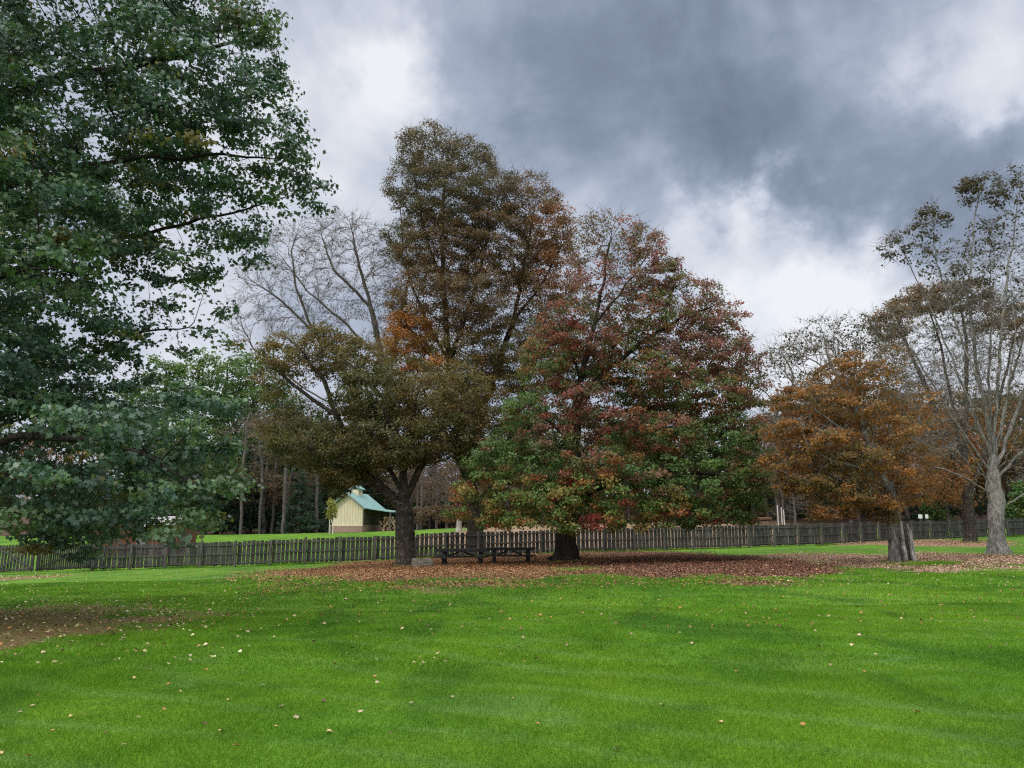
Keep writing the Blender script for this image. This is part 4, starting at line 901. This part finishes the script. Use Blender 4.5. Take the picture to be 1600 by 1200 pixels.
LP = [(leaf_proto(1, (.38, .30, .20)), 'pale cream fallen leaf lying curled on the near lawn', 'cream leaves on the near lawn'), (leaf_proto(2, (.42, .2, .09)), 'orange brown fallen leaf lying on the near lawn', 'orange brown leaves on the near lawn'),
      (leaf_proto(3, (.10, .055, .035)), 'dark brown fallen leaf lying on the near lawn', 'dark leaves on the near lawn'), (leaf_proto(4, (.5, .34, .16)), 'tan yellow fallen leaf lying on the near lawn', 'tan leaves on the near lawn')]
spots = [(192, 1168, 0), (216, 1125, 0), (370, 1170, 1), (320, 1135, 2), (563, 1116, 0), (668, 1116, 0), (462, 1125, 0), (82, 1146, 1), (45, 1186, 1), (410, 1073, 0), (589, 1069, 0), (255, 1112, 1), (188, 1095, 0), (30, 1116, 0),
         (50, 1106, 0), (110, 1122, 3), (440, 1107, 0), (357, 1096, 3), (283, 1083, 3), (346, 1145, 3), (707, 1092, 0), (642, 1102, 0), (585, 1060, 1), (1255, 1136, 1), (1152, 1052, 1), (1350, 1052, 1), (840, 1135, 1), (966, 1175, 0), (948, 1192, 0),
         (1035, 1104, 3), (1125, 1131, 3), (800, 1093, 3), (265, 1072, 1), (8, 1053, 0), (140, 1072, 1), (505, 1098, 2), (515, 1146, 3), (300, 1190, 2), (1206, 1116, 2), (1434, 1116, 1), (210, 1062, 3), (92, 1060, 0), (430, 1138, 3), (610, 1150, 2), (0, 1180, 3), (60, 1090, 1),
         (165, 1150, 2), (235, 1048, 0), (320, 1050, 1), (378, 1050, 3), (525, 1045, 0), (700, 1046, 3), (150, 1020, 0), (240, 1010, 1), (90, 1012, 3), (470, 1022, 0)]
for i, (px, py, k) in enumerate(spots):
    g = gpt(px, py); me, lb, gr = LP[k]
    o = link('fallen_leaf', me, None); s_ = rb.uniform(.032, .058); o.scale = (s_,) * 3; o.location = (g[0], g[1], g[2] + .02); o.rotation_euler = (rb.uniform(-.5, .2), rb.uniform(-.4, .4), rb.uniform(0, 6.28)); tag(o, lb, 'leaf', gr)

# ------------------------------------------------------------------ fence
fx = np.linspace(-34.5, 60, 4000); fyy = np.interp(fx, FX, FY)
ker = np.ones(160) / 160; fyy = np.convolve(np.pad(fyy, (80, 79), 'edge'), ker, 'valid')[:4000]
arc = np.concatenate([[0], np.cumsum(np.hypot(np.diff(fx), np.diff(fyy)))])
def fpos(s):
    x = float(np.interp(s, arc, fx)); y = float(np.interp(s, arc, fyy)); return np.array([x, y, float(zg(x, y))])
pg = wp(105, 860, 46); s0 = float(np.interp(pg[0] * 1.03, fx, arc))
f0 = fpos(s0)
fence = empty('picket_fence', tuple(f0), 'long weathered grey board fence with square posts and three rails, crossing behind the trees', 'fence')
def loc(p): return np.asarray(p) - f0
SP_ = 2.22; nb = 42; FH = 1.62
for i in range(nb + 1):
    a = fpos(s0 + i * SP_)
    b = fpos(s0 + (i + 1) * SP_); d = b - a; d[2] = 0; d /= np.linalg.norm(d); nrm = np.array([d[1], -d[0], 0.])   # towards the camera
    ln_ = np.array([random.gauss(0, .012), random.gauss(0, .012), 1.]); ln_ /= np.linalg.norm(ln_)
    ph = FH + random.uniform(-.02, .07); side = np.cross(ln_, d); mb = MB(); e1 = d - ln_ * (d @ ln_)
    mb.frame(loc(a + nrm * .09) + ln_ * (ph / 2 - .15), e1, side, ln_, .068, .068, ph / 2 + .15, .006)
    mb.build('post', M['fence_post'], fence, bevel=.012)
    if i == nb: break
    px = 800 + F * a[0] / a[1]
    gap = (.015, .05) if px < 350 else (.04, .065) if px < 560 else (.06, .09) if px < 900 else (.03, .065) if px < 1150 else (.004, .04)
    s = .07; L = SP_; pk = MB(); full = b - a
    while s < L - .1:
        w = random.uniform(.19, .27); w = min(w, L - .04 - s)
        if w < .05: break
        c = a + full * ((s + w / 2) / L); top = FH - .04 + random.gauss(0, .026); bot = .10 + random.uniform(-.02, .03)
        tilt = np.array([random.gauss(0, .011), 0, 1.]); tilt /= np.linalg.norm(tilt)
        pk.frame(loc(c - nrm * .045) + UP * (top + bot) / 2, d, nrm, tilt, w / 2, .011, (top - bot) / 2, .004)
        s += w + random.uniform(*gap)
    pan = pk.build('panel', M['fence'], fence)
    for hz_ in (.24, .80, 1.38):
        r1 = MB(); j0, j1 = random.gauss(0, .015), random.gauss(0, .015)
        r1.bar(loc(a - nrm * .008 + UP * (hz_ + j0) + d * .01), loc(b - nrm * .008 + UP * (hz_ + j1) - d * .01), .045, .095)
        r1.build('rail', M['fence_post'], pan)
# double gate at the left end
def gate(a, b, label):
    a, b = np.array(a), np.array(b); g = empty('gate', tuple(a), label, 'gate'); d = b - a; L = np.linalg.norm(d); d /= L; nrm = np.array([d[1], -d[0], 0]); nrm /= np.linalg.norm(nrm)
    pk = MB(); s = .02
    while s < L - .05:
        w = min(random.uniform(.11, .15), L - s)
        pk.frame(d * (s + w / 2) + UP * (.85 + random.gauss(0, .01)), d, nrm, UP, w / 2, .011, .75, .004); s += w + random.uniform(.04, .06)
    pk.build('board_panel', M['fence'], g)
    fr = MB(); o = nrm * .04
    for h in (.2, 1.45): fr.bar(o + UP * h, d * L + o + UP * h, .045, .11)
    for s in (.06, L - .06): fr.bar(d * s + o + UP * .1 + nrm * .003, d * s + o + UP * 1.55 + nrm * .003, .045, .11, nrm)
    fr.build('frame', M['fence_post'], g)
    for k, (p, q) in enumerate(((.26, 1.4), (1.4, .26))):
        br = MB(); br.bar(d * .12 + o + nrm * (.04 + .03 * k) + UP * p, d * (L - .12) + o + nrm * (.04 + .03 * k) + UP * q, .03, .10); br.build('brace', M['fence_post'], g)
    return g
G = [wp(q, 888, yy) for q, yy in ((-6, 45.6), (53.4, 45.8), (55.2, 45.8), (104, 46))]
for q in G: q[2] = float(zg(q[0], q[1])) + .06
G[3] = f0 - (fpos(s0 + .3) - f0) * .45
G[3][2] = float(zg(G[3][0], G[3][1])) + .06
gate(G[0], G[1], 'grey plank gate leaf with crossed braces, at the left edge of the photo')
g2 = gate(G[2], G[3], 'grey plank gate leaf with crossed braces, hung on the end post of the fence')
lt = MB(); lt.box(-.10, .02, -.12, -.06, 1.50, 1.60); lt.tube((-.04, -.09, 1.30), (-.04, -.09, 1.52), .02, .02, 8)
lt.build('latch', plain_mat('galvanised', (.55, .55, .54), .45, .5), g2, bevel=.01)

# ------------------------------------------------------------------ picnic tables, stone
def picnic(pos, rz, L, label):
    o = empty('picnic_table', tuple(pos), label, 'picnic table', 'pair of picnic tables under the trees', rz); W = M['table']; o.scale = (1.08, 1.08, 1.04)
    top = MB()
    for i in range(5): top.box(-L / 2 + random.uniform(-.01, .01), L / 2 + random.uniform(-.01, .01), -.37 + i * .15, -.37 + i * .15 + .142, .70, .765)
    for s in (-1, 0, 1): top.box(s * L * .34 - .045, s * L * .34 + .045, -.35, .35, .612, .698)
    for sy in (-1, 1): top.box(-L * .485, L * .485, sy * .345 - .02, sy * .345 + .02, .635, .698)
    top.build('tabletop', W, o, bevel=.006)
    for sy in (-1, 1):
        b = MB()
        for k in (0, 1): b.box(-L / 2, L / 2, sy * .66 - .14 + k * .145, sy * .66 - .14 + k * .145 + .138, .365, .41)
        b.build('bench', W, o, bevel=.006)
    for sx in (-1, 1):
        x = sx * L * .34
        for sy in (-1, 1):
            l = MB(); l.bar((x + .05, sy * .56, 0), (x + .05, sy * .20, .62), .045, .14, (1, 0, 0)); l.build('leg', W, o)
        sp = MB(); sp.box(x - .022, x + .022, -.76, .76, .265, .362); sp.build('crossbeam', W, o)
        br = MB(); br.bar((x - sx * .03, 0, .33), (sx * .10, 0, .62), .09, .07); br.build('brace', W, o)
    return o
p1 = gpt(721, 883); p2 = gpt(797, 881)
picnic(p1, R(-1), 2.45, 'dark wooden picnic table nearest the forked trunk and stone block')
picnic(p2, R(3), 2.3, 'dark wooden picnic table standing end to end with the other, nearer the broad red tree')
def stone(pos, sx, sy, sz):
    v, f = [], []; r_ = random.Random(4); n = 7
    import bmesh
    bm = bmesh.new(); bmesh.ops.create_cube(bm, size=1); bmesh.ops.subdivide_edges(bm, edges=bm.edges[:], cuts=5, use_grid_fill=True)
    for q in bm.verts:
        p = q.co; l = (abs(p.x) ** 6 + abs(p.y) ** 6 + abs(p.z) ** 6) ** (1 / 6) / .5; p *= (1 / max(l, .3)) ** .6
        p.z += .10 * p.x * -1 + .05 * math.sin(p.x * 9); p += Vector([r_.gauss(0, .018) for _ in range(3)]); p.x *= sx; p.y *= sy; p.z *= sz
    me = bpy.data.meshes.new('stone_block'); bm.to_mesh(me); bm.free()
    o = link('stone_block', me, plain_mat('stone', (.16, .145, .12), .95, .1, .45, 9.)); o.location = (pos[0], pos[1], pos[2] + sz * .42); o.rotation_euler = (0, 0, .15)
    return tag(o, 'grey brown rough stone block at the foot of the forked trunk', 'stone')
stone(gpt(660, 887), .98, .5, .46)

# ------------------------------------------------------------------ shed with lean-to, woodpile, sapling
def siding():
    t = NT('cream_siding'); p = t.pos(obj=True); sp_ = t.new('ShaderNodeSeparateXYZ'); t.l.new(p, sp_.inputs[0])
    n = t.noise(t.pos((2, 2, .4)), 2.4, 5, .6); c = t.ramp(n, [(.3, (.58, .50, .34)), (.7, (.70, .61, .44))])
    return t.fin(c, .7, .2)
M['siding'] = siding(); M['trim'] = plain_mat('cream_trim', (.64, .57, .40), .6, .3, .1)
def brick():
    t = NT('plinth_brick'); b = t.new('ShaderNodeTexBrick'); mp = t.new('ShaderNodeMapping'); mp.inputs['Rotation'].default_value = (R(90), 0, 0)
    t.l.new(t.new('ShaderNodeTexCoord').outputs['Object'], mp.inputs[0]); t.l.new(mp.outputs[0], b.inputs[0]); b.inputs['Scale'].default_value = 3.2
    b.inputs['Color1'].default_value = (.26, .15, .11, 1); b.inputs['Color2'].default_value = (.34, .21, .16, 1); b.inputs['Mortar'].default_value = (.38, .34, .3, 1)
    return t.fin(b.outputs[0], .9, .1)
M['brick'] = brick()
def roofm():
    t = NT('teal_metal_roof'); n = t.noise(t.pos(), .8, 4); c = t.ramp(n, [(.3, (.15, .28, .255)), (.7, (.21, .35, .32))]); return t.fin(c, .38, .5)
M['roof'] = roofm(); M['shade_and_post'] = plain_mat('shade_and_post_boards', (.10, .085, .07), .9, .1, .4, 4.)  # dark tone paints the shed's shaded side; the lean-to posts share it
sg = gpt(556, 831); sY = 85.; sxp = wp(556, 830, sY); sg = np.array([sxp[0], sY, float(zg(sxp[0], sY))])
shed = empty('garden_shed', tuple(sg), 'cream board shed with teal metal roof and cupola on the grass beyond the fence', 'shed', rz=R(-14))
W2, D2, H2, PK = 1.75, 2.3, 2.62, 3.95
b = MB(); b.add([(-W2, -D2, .62), (W2, -D2, .62), (W2, -D2, H2), (0, -D2, PK), (-W2, -D2, H2), (-W2, D2, .62), (W2, D2, .62), (W2, D2, H2), (0, D2, PK), (-W2, D2, H2)],
                [(0, 1, 2, 3, 4), (9, 8, 7, 6, 5), (0, 4, 9, 5), (6, 7, 2, 1), (5, 6, 1, 0)])
wl = b.build('wall', M['siding'], shed)
b = MB()
for i in range(-5, 6): 
    x_ = i * .31; hh = H2 + (PK - H2) * (1 - abs(x_) / W2) - .1
    b.box(x_ - .022, x_ + .022, -D2 - .022, -D2 - .002, .66, hh)
b.build('batten', M['siding'], wl)
b = MB(); b.box(-W2 - .07, W2 + .07, -D2 - .07, D2 + .07, -.5, .60); b.build('plinth', M['brick'], shed)
b = MB(); b.box(-W2 - .09, W2 + .09, -D2 - .09, -D2 + .0, .602, .68); b.box(W2 - .08, W2 + .02, -D2 - .03, -D2 - .024, .68, H2 - .05); b.box(-W2 - .02, -W2 + .08, -D2 - .03, -D2 - .024, .68, H2 - .05); b.build('trim', M['trim'], shed)
b = MB(); b.box(W2 + .004, W2 + .03, -D2 + .25, D2, .68, H2 - .02); b.build('shaded_side', M['shade_and_post'], shed)  # thin dark panel, carries the side wall's shade in its colour
rf = MB(); ov = .42; sl = (PK - H2) / W2
for sx in (-1, 1):
    xe = sx * (W2 + .42); ze = H2 - sl * .42 + .06; t_ = .09
    rf.add([(0, -D2 - ov, PK + .06), (xe, -D2 - ov, ze), (xe, D2 + ov, ze), (0, D2 + ov, PK + .06), (0, -D2 - ov, PK + .06 + t_), (xe, -D2 - ov, ze + t_), (xe, D2 + ov, ze + t_), (0, D2 + ov, PK + .06 + t_)],
           [(0, 3, 2, 1), (4, 5, 6, 7), (0, 1, 5, 4), (1, 2, 6, 5), (2, 3, 7, 6)])
roof = rf.build('roof', M['roof'], shed)
b = MB()
for sx in (-1, 1): b.bar((0, -D2 - ov - .02, PK + .06), (sx * (W2 + .43), -D2 - ov - .02, H2 - sl * .43 + .06), .03, .17)
b.build('bargeboard', plain_mat('dark_fascia', (.16, .19, .17), .6, .3), roof)
b = MB(); xe0, ze0 = W2 + .44, H2 - sl * .42 + .05; xe1, ze1 = W2 + 3.0, H2 - .62
b.add([(xe0, -D2 + .4, ze0), (xe1, -D2 + .4, ze1), (xe1, D2 + ov, ze1), (xe0, D2 + ov, ze0), (xe0, -D2 + .4, ze0 + .09), (xe1, -D2 + .4, ze1 + .09), (xe1, D2 + ov, ze1 + .09), (xe0, D2 + ov, ze0 + .09)],
      [(0, 3, 2, 1), (4, 5, 6, 7), (0, 1, 5, 4), (1, 2, 6, 5), (2, 3, 7, 6), (3, 0, 4, 7)])
b.build('lean_to_roof', M['roof'], shed)
for yy in (-D2 + .6, D2):
    b = MB(); b.box(xe1 - .2, xe1 - .05, yy - .07, yy + .07, -.4, ze1 + .02); b.build('lean_to_post', M['shade_and_post'], shed)
b = MB(); b.box(-.38, .38, -.55, .55, PK - .35, PK + .52); cup = b.build('cupola', M['trim'], shed)
b = MB()
for sx in (-1, 1): b.add([(0, -.75, PK + .88), (sx * .62, -.75, PK + .50), (sx * .62, .75, PK + .50), (0, .75, PK + .88), (0, -.75, PK + .96), (sx * .62, -.75, PK + .58), (sx * .62, .75, PK + .58), (0, .75, PK + .96)], [(0, 3, 2, 1), (4, 5, 6, 7), (0, 1, 5, 4), (1, 2, 6, 5), (2, 3, 7, 6)])
b.build('cupola_roof', M['roof'], cup)
b = MB(); b.box(-1.05, -.75, .9, 1.2, PK - .9, PK + .35); b.build('chimney', plain_mat('white_flue', (.6, .58, .55), .7, .2), shed)
b = MB(); b.box(-1.10, -.70, .85, 1.25, PK + .352, PK + .75); b.build('chimney_cap', plain_mat('red_brick', (.30, .07, .06), .8, .2), shed)
# woodpile: every log a part of the stack
wpz = wp(607, 829, 84.); wpz[2] = float(zg(wpz[0], 84.)); pile = empty('woodpile', tuple(wpz), 'stack of split pale and reddish logs beside the cream shed', 'woodpile')
LM = [plain_mat('log_pale', (.50, .36, .25), .9, .1, .3, 6.), plain_mat('log_red', (.36, .19, .12), .9, .1, .3, 6.), plain_mat('log_bark', (.22, .16, .12), .9, .1, .3, 6.)]
for row in range(7):
    for k in range(6 - (row > 4) * 2):
        r0 = random.uniform(.10, .135); x_ = -.75 + k * .27 + (row % 2) * .13 + random.uniform(-.03, .03) + (row > 4) * .35; z_ = .12 + row * .215; b = MB(); an = random.uniform(-.3, .3)
        b.tube((x_ - math.sin(an) * .4, -.4, z_), (x_ + math.sin(an) * .4, .4, z_ + random.uniform(-.02, .02)), r0, r0 * random.uniform(.85, 1), 7); b.build('log', LM[random.randrange(3)], pile)
# sapling with stakes
sap = wp(517, 834, 80.); sap[2] = float(zg(sap[0], 80.)); so = empty('sapling', tuple(sap), 'small yellow green sapling planted on the grass left of the cream shed', 'tree')
t_ = Tree(901, .2); t_.limb([(0, 0, -.1), (.05, 0, 1.4), (0, 0, 2.9)])
att = np.concatenate([in_ellipsoid(t_.r, 60, c, q) for c, q in (((0, 0, 1.9), (.55, .55, .5)), ((.1, 0, 2.5), (.5, .5, .4)), ((-.05, 0, 3.), (.3, .3, .35)))]); t_.grow(att, .2); t_.finish(.05, .008, .1, .2)
link('trunk', t_.wood('trunk'), M['bark_far'], so); P = t_.A[(t_.tips <= 3) & (t_.h > 1.2)]; n = 900; C = P[rng.integers(0, len(P), n)] + rng.normal(0, .14, (n, 3)); o_ = rng.normal(0, 1, (n, 3)); o_ /= np.linalg.norm(o_, axis=1)[:, None]
link('crown', leaves_mesh('crown', C, rng.uniform(.1, .2, n), o_, rng, pick(rng, PAL['sapling'], n)), M['leaf'], so)
M['stake'] = plain_mat('pale_stake', (.62, .60, .55), .7, .2, .15)
def stake(px, py, Y, h, label, group):
    p = wp(px, py, Y); z = float(zg(p[0], Y)); b = MB(); b.tube((0, 0, -.15), (0, 0, h), .045, .04, 8); b.tube((0, 0, h + .002), (0, 0, h + .06), .04, .012, 8)
    o = b.build('stake', M['stake'], None); o.location = (p[0], Y, z); tag(o, label, 'stake', group)
for q in (514.3, 519.8): stake(q, 834, 79.6, 1.35, 'pale wooden stake supporting the yellow green sapling', 'stakes at the sapling')
for q, h in ((1216, 2.6), (1222, 2.4), (1225.5, 2.2)): stake(q, 814, 74., h, 'pale stake standing beyond the fence by the small bare tree', 'stakes by the bare tree')
# pale stump beyond the fence
b = MB(); b.tube((0, 0, -.2), (0, 0, .3), .36, .26, 12); b.tube((0, 0, .3), (.03, 0, 1.25), .26, .22, 12)
p = wp(717, 828, 76.); o = b.build('tree_stump', M['dead_wood'], None, smooth=False); o.location = (p[0], 76., float(zg(p[0], 76.))); tag(o, 'pale grey tree stump standing beyond the fence', 'stump')

# red outbuilding behind the gate end of the fence, half hidden by leaves
def redw():
    t = NT('red_boards'); n = t.noise(t.pos((6, 6, .5)), 2., 5, .6); c = t.ramp(n, [(.3, (.10, .042, .03)), (.7, (.18, .078, .052))]); return t.fin(c, .85, .15)
M['red'] = redw()
p = wp(215, 842, 62.); ob = empty('red_barn', (p[0], 62., float(zg(p[0], 62.)) - .1), 'low red board barn with dark roof behind the left end of the fence', 'barn', rz=R(6))
b = MB(); b.box(-3.3, 3.0, 0, 5, 0, 2.05); wl = b.build('wall', M['red'], ob)
b = MB(); b.add([(-2.6, -.02, 2.05), (-.2, -.02, 2.05), (-1.4, -.02, 2.95), (-2.6, 4.9, 2.05), (-.2, 4.9, 2.05), (-1.4, 4.9, 2.95)], [(0, 1, 2), (3, 5, 4), (0, 2, 5, 3), (1, 4, 5, 2), (0, 3, 4, 1)]); b.build('gable', M['red'], ob)
b = MB(); DK = plain_mat('dark_shingle', (.055, .05, .048), .9, .15)
for sx in (-1, 1): b.add([(-1.4, -.5, 3.0), (-1.4 + sx * 1.6, -.5, 1.98), (-1.4 + sx * 1.6, 5.3, 1.98), (-1.4, 5.3, 3.0), (-1.4, -.5, 3.12), (-1.4 + sx * 1.6, -.5, 2.10), (-1.4 + sx * 1.6, 5.3, 2.10), (-1.4, 5.3, 3.12)], [(0, 3, 2, 1), (4, 5, 6, 7), (0, 1, 5, 4), (1, 2, 6, 5), (2, 3, 7, 6)])
b.build('roof', DK, ob)
b = MB(); b.add([(.25, -.4, 2.12), (3.3, -.4, 2.12), (3.3, 2.4, 3.0), (.25, 2.4, 3.0), (.25, -.4, 2.2), (3.3, -.4, 2.2), (3.3, 2.4, 3.08), (.25, 2.4, 3.08)], [(0, 3, 2, 1), (4, 5, 6, 7), (0, 1, 5, 4), (1, 2, 6, 5), (2, 3, 7, 6), (3, 0, 4, 7)]); b.build('pale_roof', plain_mat('pale_tin', (.30, .27, .26), .5, .4), ob)
b = MB(); b.box(-.1, .75, -.035, -.004, .2, 1.85); b.build('door', plain_mat('grey_door', (.17, .17, .17), .7, .2), ob)
# little things beyond the fence on the right
p = wp(1160, 817, 96.); fo = empty('feeder_box', (p[0], 96., float(zg(p[0], 96.))), 'tiny roofed wooden box on a post beyond the fence, right of the broad red tree', 'box')
b = MB(); b.box(-.06, .06, -.06, .06, -.2, .55); b.build('post', M['fence_post'], fo)
b = MB(); b.box(-.3, .3, -.25, .25, .552, .9); b.build('body', plain_mat('pale_board', (.55, .45, .36), .8, .2), fo)
b = MB(); b.add([(-.42, -.35, .902), (.42, -.35, .902), (0, -.35, 1.2), (-.42, .35, .902), (.42, .35, .902), (0, .35, 1.2)], [(0, 1, 2), (3, 5, 4), (0, 2, 5, 3), (1, 4, 5, 2), (0, 3, 4, 1)]); b.build('roof', plain_mat('brown_board', (.20, .11, .08), .9, .1), fo)
p = wp(1194, 817, 96.); b = MB(); b.tube((-1., 0, 0), (1.05, .3, .05), .24, .2, 12); o = b.build('log', plain_mat('log_brown', (.22, .13, .09), .9, .1, .4, 5.), None, smooth=False); o.location = (p[0], 96., float(zg(p[0], 96.)) + .2); tag(o, 'brown log lying on the grass beyond the fence near the roofed box', 'log')
for q, w_, lb in ((1438, .2, 'small white board seen over the fence left of its twin, right of the amber tree'), (1448, .15, 'smaller white board seen over the fence, right of its twin')):
    p = wp(q, 807, 80.); z0 = float(zg(p[0], 80.)); b = MB(); ho = empty('white_board', (p[0], 80., z0), lb, 'board')
    b.box(-w_, w_, -.03, .03, p[2] - z0 - .2, p[2] - z0 + .2); b.build('panel', plain_mat('white_paint', (.6, .6, .6), .5, .3, .05), ho, bevel=.01)
    b = MB(); b.box(-.04, .04, .032, .1, -.2, p[2] - z0 + .15); b.build('post', M['fence_post'], ho)

# ------------------------------------------------------------------ sky and light
SUN_EL, SUN_AZ = R(42), R(232)          # behind the left shoulder
W = bpy.data.worlds.new('World'); S.world = W; W.use_nodes = True
wt = W.node_tree; N, Lk = wt.nodes, wt.links
bg = N['Background']; bg.inputs['Strength'].default_value = .1
class WT(NT):
    def __init__(s): s.t = wt; s.n = N; s.l = Lk
w = WT()
sky = w.new('ShaderNodeTexSky', sky_type='NISHITA'); sky.sun_disc = False; sky.sun_elevation = SUN_EL; sky.sun_rotation = SUN_AZ
gen = w.new('ShaderNodeTexCoord').outputs['Generated']
def vm(op, a, b=None):
    q = w.new('ShaderNodeVectorMath', operation=op); w.set(q.inputs[0], a)
    if b is not None: w.set(q.inputs[1], b)
    return q
sepv = w.new('ShaderNodeSeparateXYZ'); Lk.new(gen, sepv.inputs[0]); el = sepv.outputs[2]
# cloud deck coordinates: direction laid on a flat layer overhead
zz = w.math('ADD', w.math('MAXIMUM', el, 0.), .22)
cmb = w.new('ShaderNodeCombineXYZ'); Lk.new(w.math('DIVIDE', sepv.outputs[0], zz), cmb.inputs[0]); Lk.new(w.math('DIVIDE', sepv.outputs[1], zz), cmb.inputs[1]); cmb.inputs[2].default_value = 3.1
deck = cmb.outputs[0]
n_big = w.noise(deck, 1.1, 6, .55, .5); n_mid = w.noise(gen, 4.2, 9, .58, .5)
warp = w.new('ShaderNodeTexNoise'); Lk.new(gen, warp.inputs[0]); warp.inputs['Scale'].default_value = 5.5; warp.inputs['Detail'].default_value = 6; warp.inputs['Roughness'].default_value = .6
off = vm('SCALE', vm('SUBTRACT', warp.outputs['Color'], (.5, .5, .5)).outputs[0]); off.inputs['Scale'].default_value = .30
dirw = vm('NORMALIZE', vm('ADD', gen, off.outputs[0]).outputs[0]).outputs[0]
def blobn(px, py, sig, wgt):
    d = ray(px, py); d = d / np.linalg.norm(d); dot = vm('DOT_PRODUCT', dirw, tuple(d)).outputs['Value']
    return w.math('MULTIPLY', w.math('POWER', w.math('MAXIMUM', dot, 0.), 2 / sig ** 2), wgt)
acc = w.math('ADD', w.math('MULTIPLY', w.math('SUBTRACT', n_big, .5), .30), w.math('MULTIPLY', w.math('SUBTRACT', n_mid, .5), .80))
n_fine = w.noise(gen, 12., 8, .6, .4); acc = w.math('ADD', acc, w.math('MULTIPLY', w.math('SUBTRACT', n_fine, .5), .34)); acc = w.math('ADD', acc, .50)
for bl in [(600, 100, .06, .42), (530, 190, .07, .2), (480, 40, .08, -.10), (560, 330, .12, .12), (900, 60, .16, -.30), (1100, 130, .16, -.26), (1250, 60, .14, -.2), (760, 200, .12, -.08), (1300, 230, .15, -.30), (1130, 280, .10, -.22), (1480, 290, .10, -.34),
           (1500, 210, .05, -.22), (1590, 230, .06, -.2), (1555, 110, .08, .36), (1520, 175, .03, .2), (1200, 330, .04, .24), (1230, 450, .10, .28), (1360, 460, .09, .24), (1090, 400, .05, .26), (1260, 375, .05, -.24), (1380, 350, .09, -.34), (1180, 250, .08, -.16), (1210, 330, .03, .2), (1250, 560, .17, .2), (1450, 560, .2, .16), (300, 500, .16, .22), (150, 300, .3, .12), (440, 480, .07, -.22), (980, 250, .06, -.08)]:
    acc = w.math('ADD', acc, blobn(bl[0], bl[1], bl[2], bl[3] * (.50 if bl[3] < 0 else .88)))
fac = w.math('ADD', w.math('MULTIPLY', w.math('SUBTRACT', acc, .5), 1.14), .5, clamp=True)
cl = w.ramp(fac, [(.0, (1.2, 1.45, 2.0)), (.25, (1.9, 2.25, 2.95)), (.46, (2.95, 3.35, 4.15)), (.64, (4.4, 4.7, 5.4)), (.82, (5.5, 5.7, 6.2)), (1., (6.6, 6.7, 7.))])
# brightness added high overhead, out of the frame, to light the scene from above
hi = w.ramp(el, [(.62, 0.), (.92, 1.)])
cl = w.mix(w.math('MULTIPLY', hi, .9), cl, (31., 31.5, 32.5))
back_fill = w.ramp(w.math('MULTIPLY', sepv.outputs[1], -1.), [(0., 0.), (.8, 1.)])  # extra sky brightness added behind the camera as unseen fill light
cl = w.mix(w.math('MULTIPLY', back_fill, .6), cl, (15., 15.4, 16.))
# a little open sky shows through the thinnest places
skyc = w.mix(.92, sky.outputs[0], cl)
low = w.ramp(el, [(.0, 1.), (.02, 0.)])
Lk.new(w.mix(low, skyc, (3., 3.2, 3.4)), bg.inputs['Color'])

sl_ = bpy.data.lights.new('sun', 'SUN'); sl_.energy = 1.3; sl_.angle = R(14); sl_.color = (1, .95, .86)
so_ = bpy.data.objects.new('sun', sl_); COL.objects.link(so_)
d = Vector((math.sin(SUN_AZ) * math.cos(SUN_EL), math.cos(SUN_AZ) * math.cos(SUN_EL), math.sin(SUN_EL)))
so_.rotation_euler = d.to_track_quat('Z', 'Y').to_euler(); so_.location = (-20, -20, 40)

S.view_settings.view_transform = 'Standard'; S.view_settings.look = 'None'; S.view_settings.exposure = .47; S.view_settings.gamma = 1
S.cycles.max_bounces = 6; S.cycles.diffuse_bounces = 3; S.cycles.glossy_bounces = 2; S.cycles.transmission_bounces = 3
S.cycles.use_denoising = False; S.cycles.filter_width = 1.2; S.cycles.sample_clamp_indirect = 4.
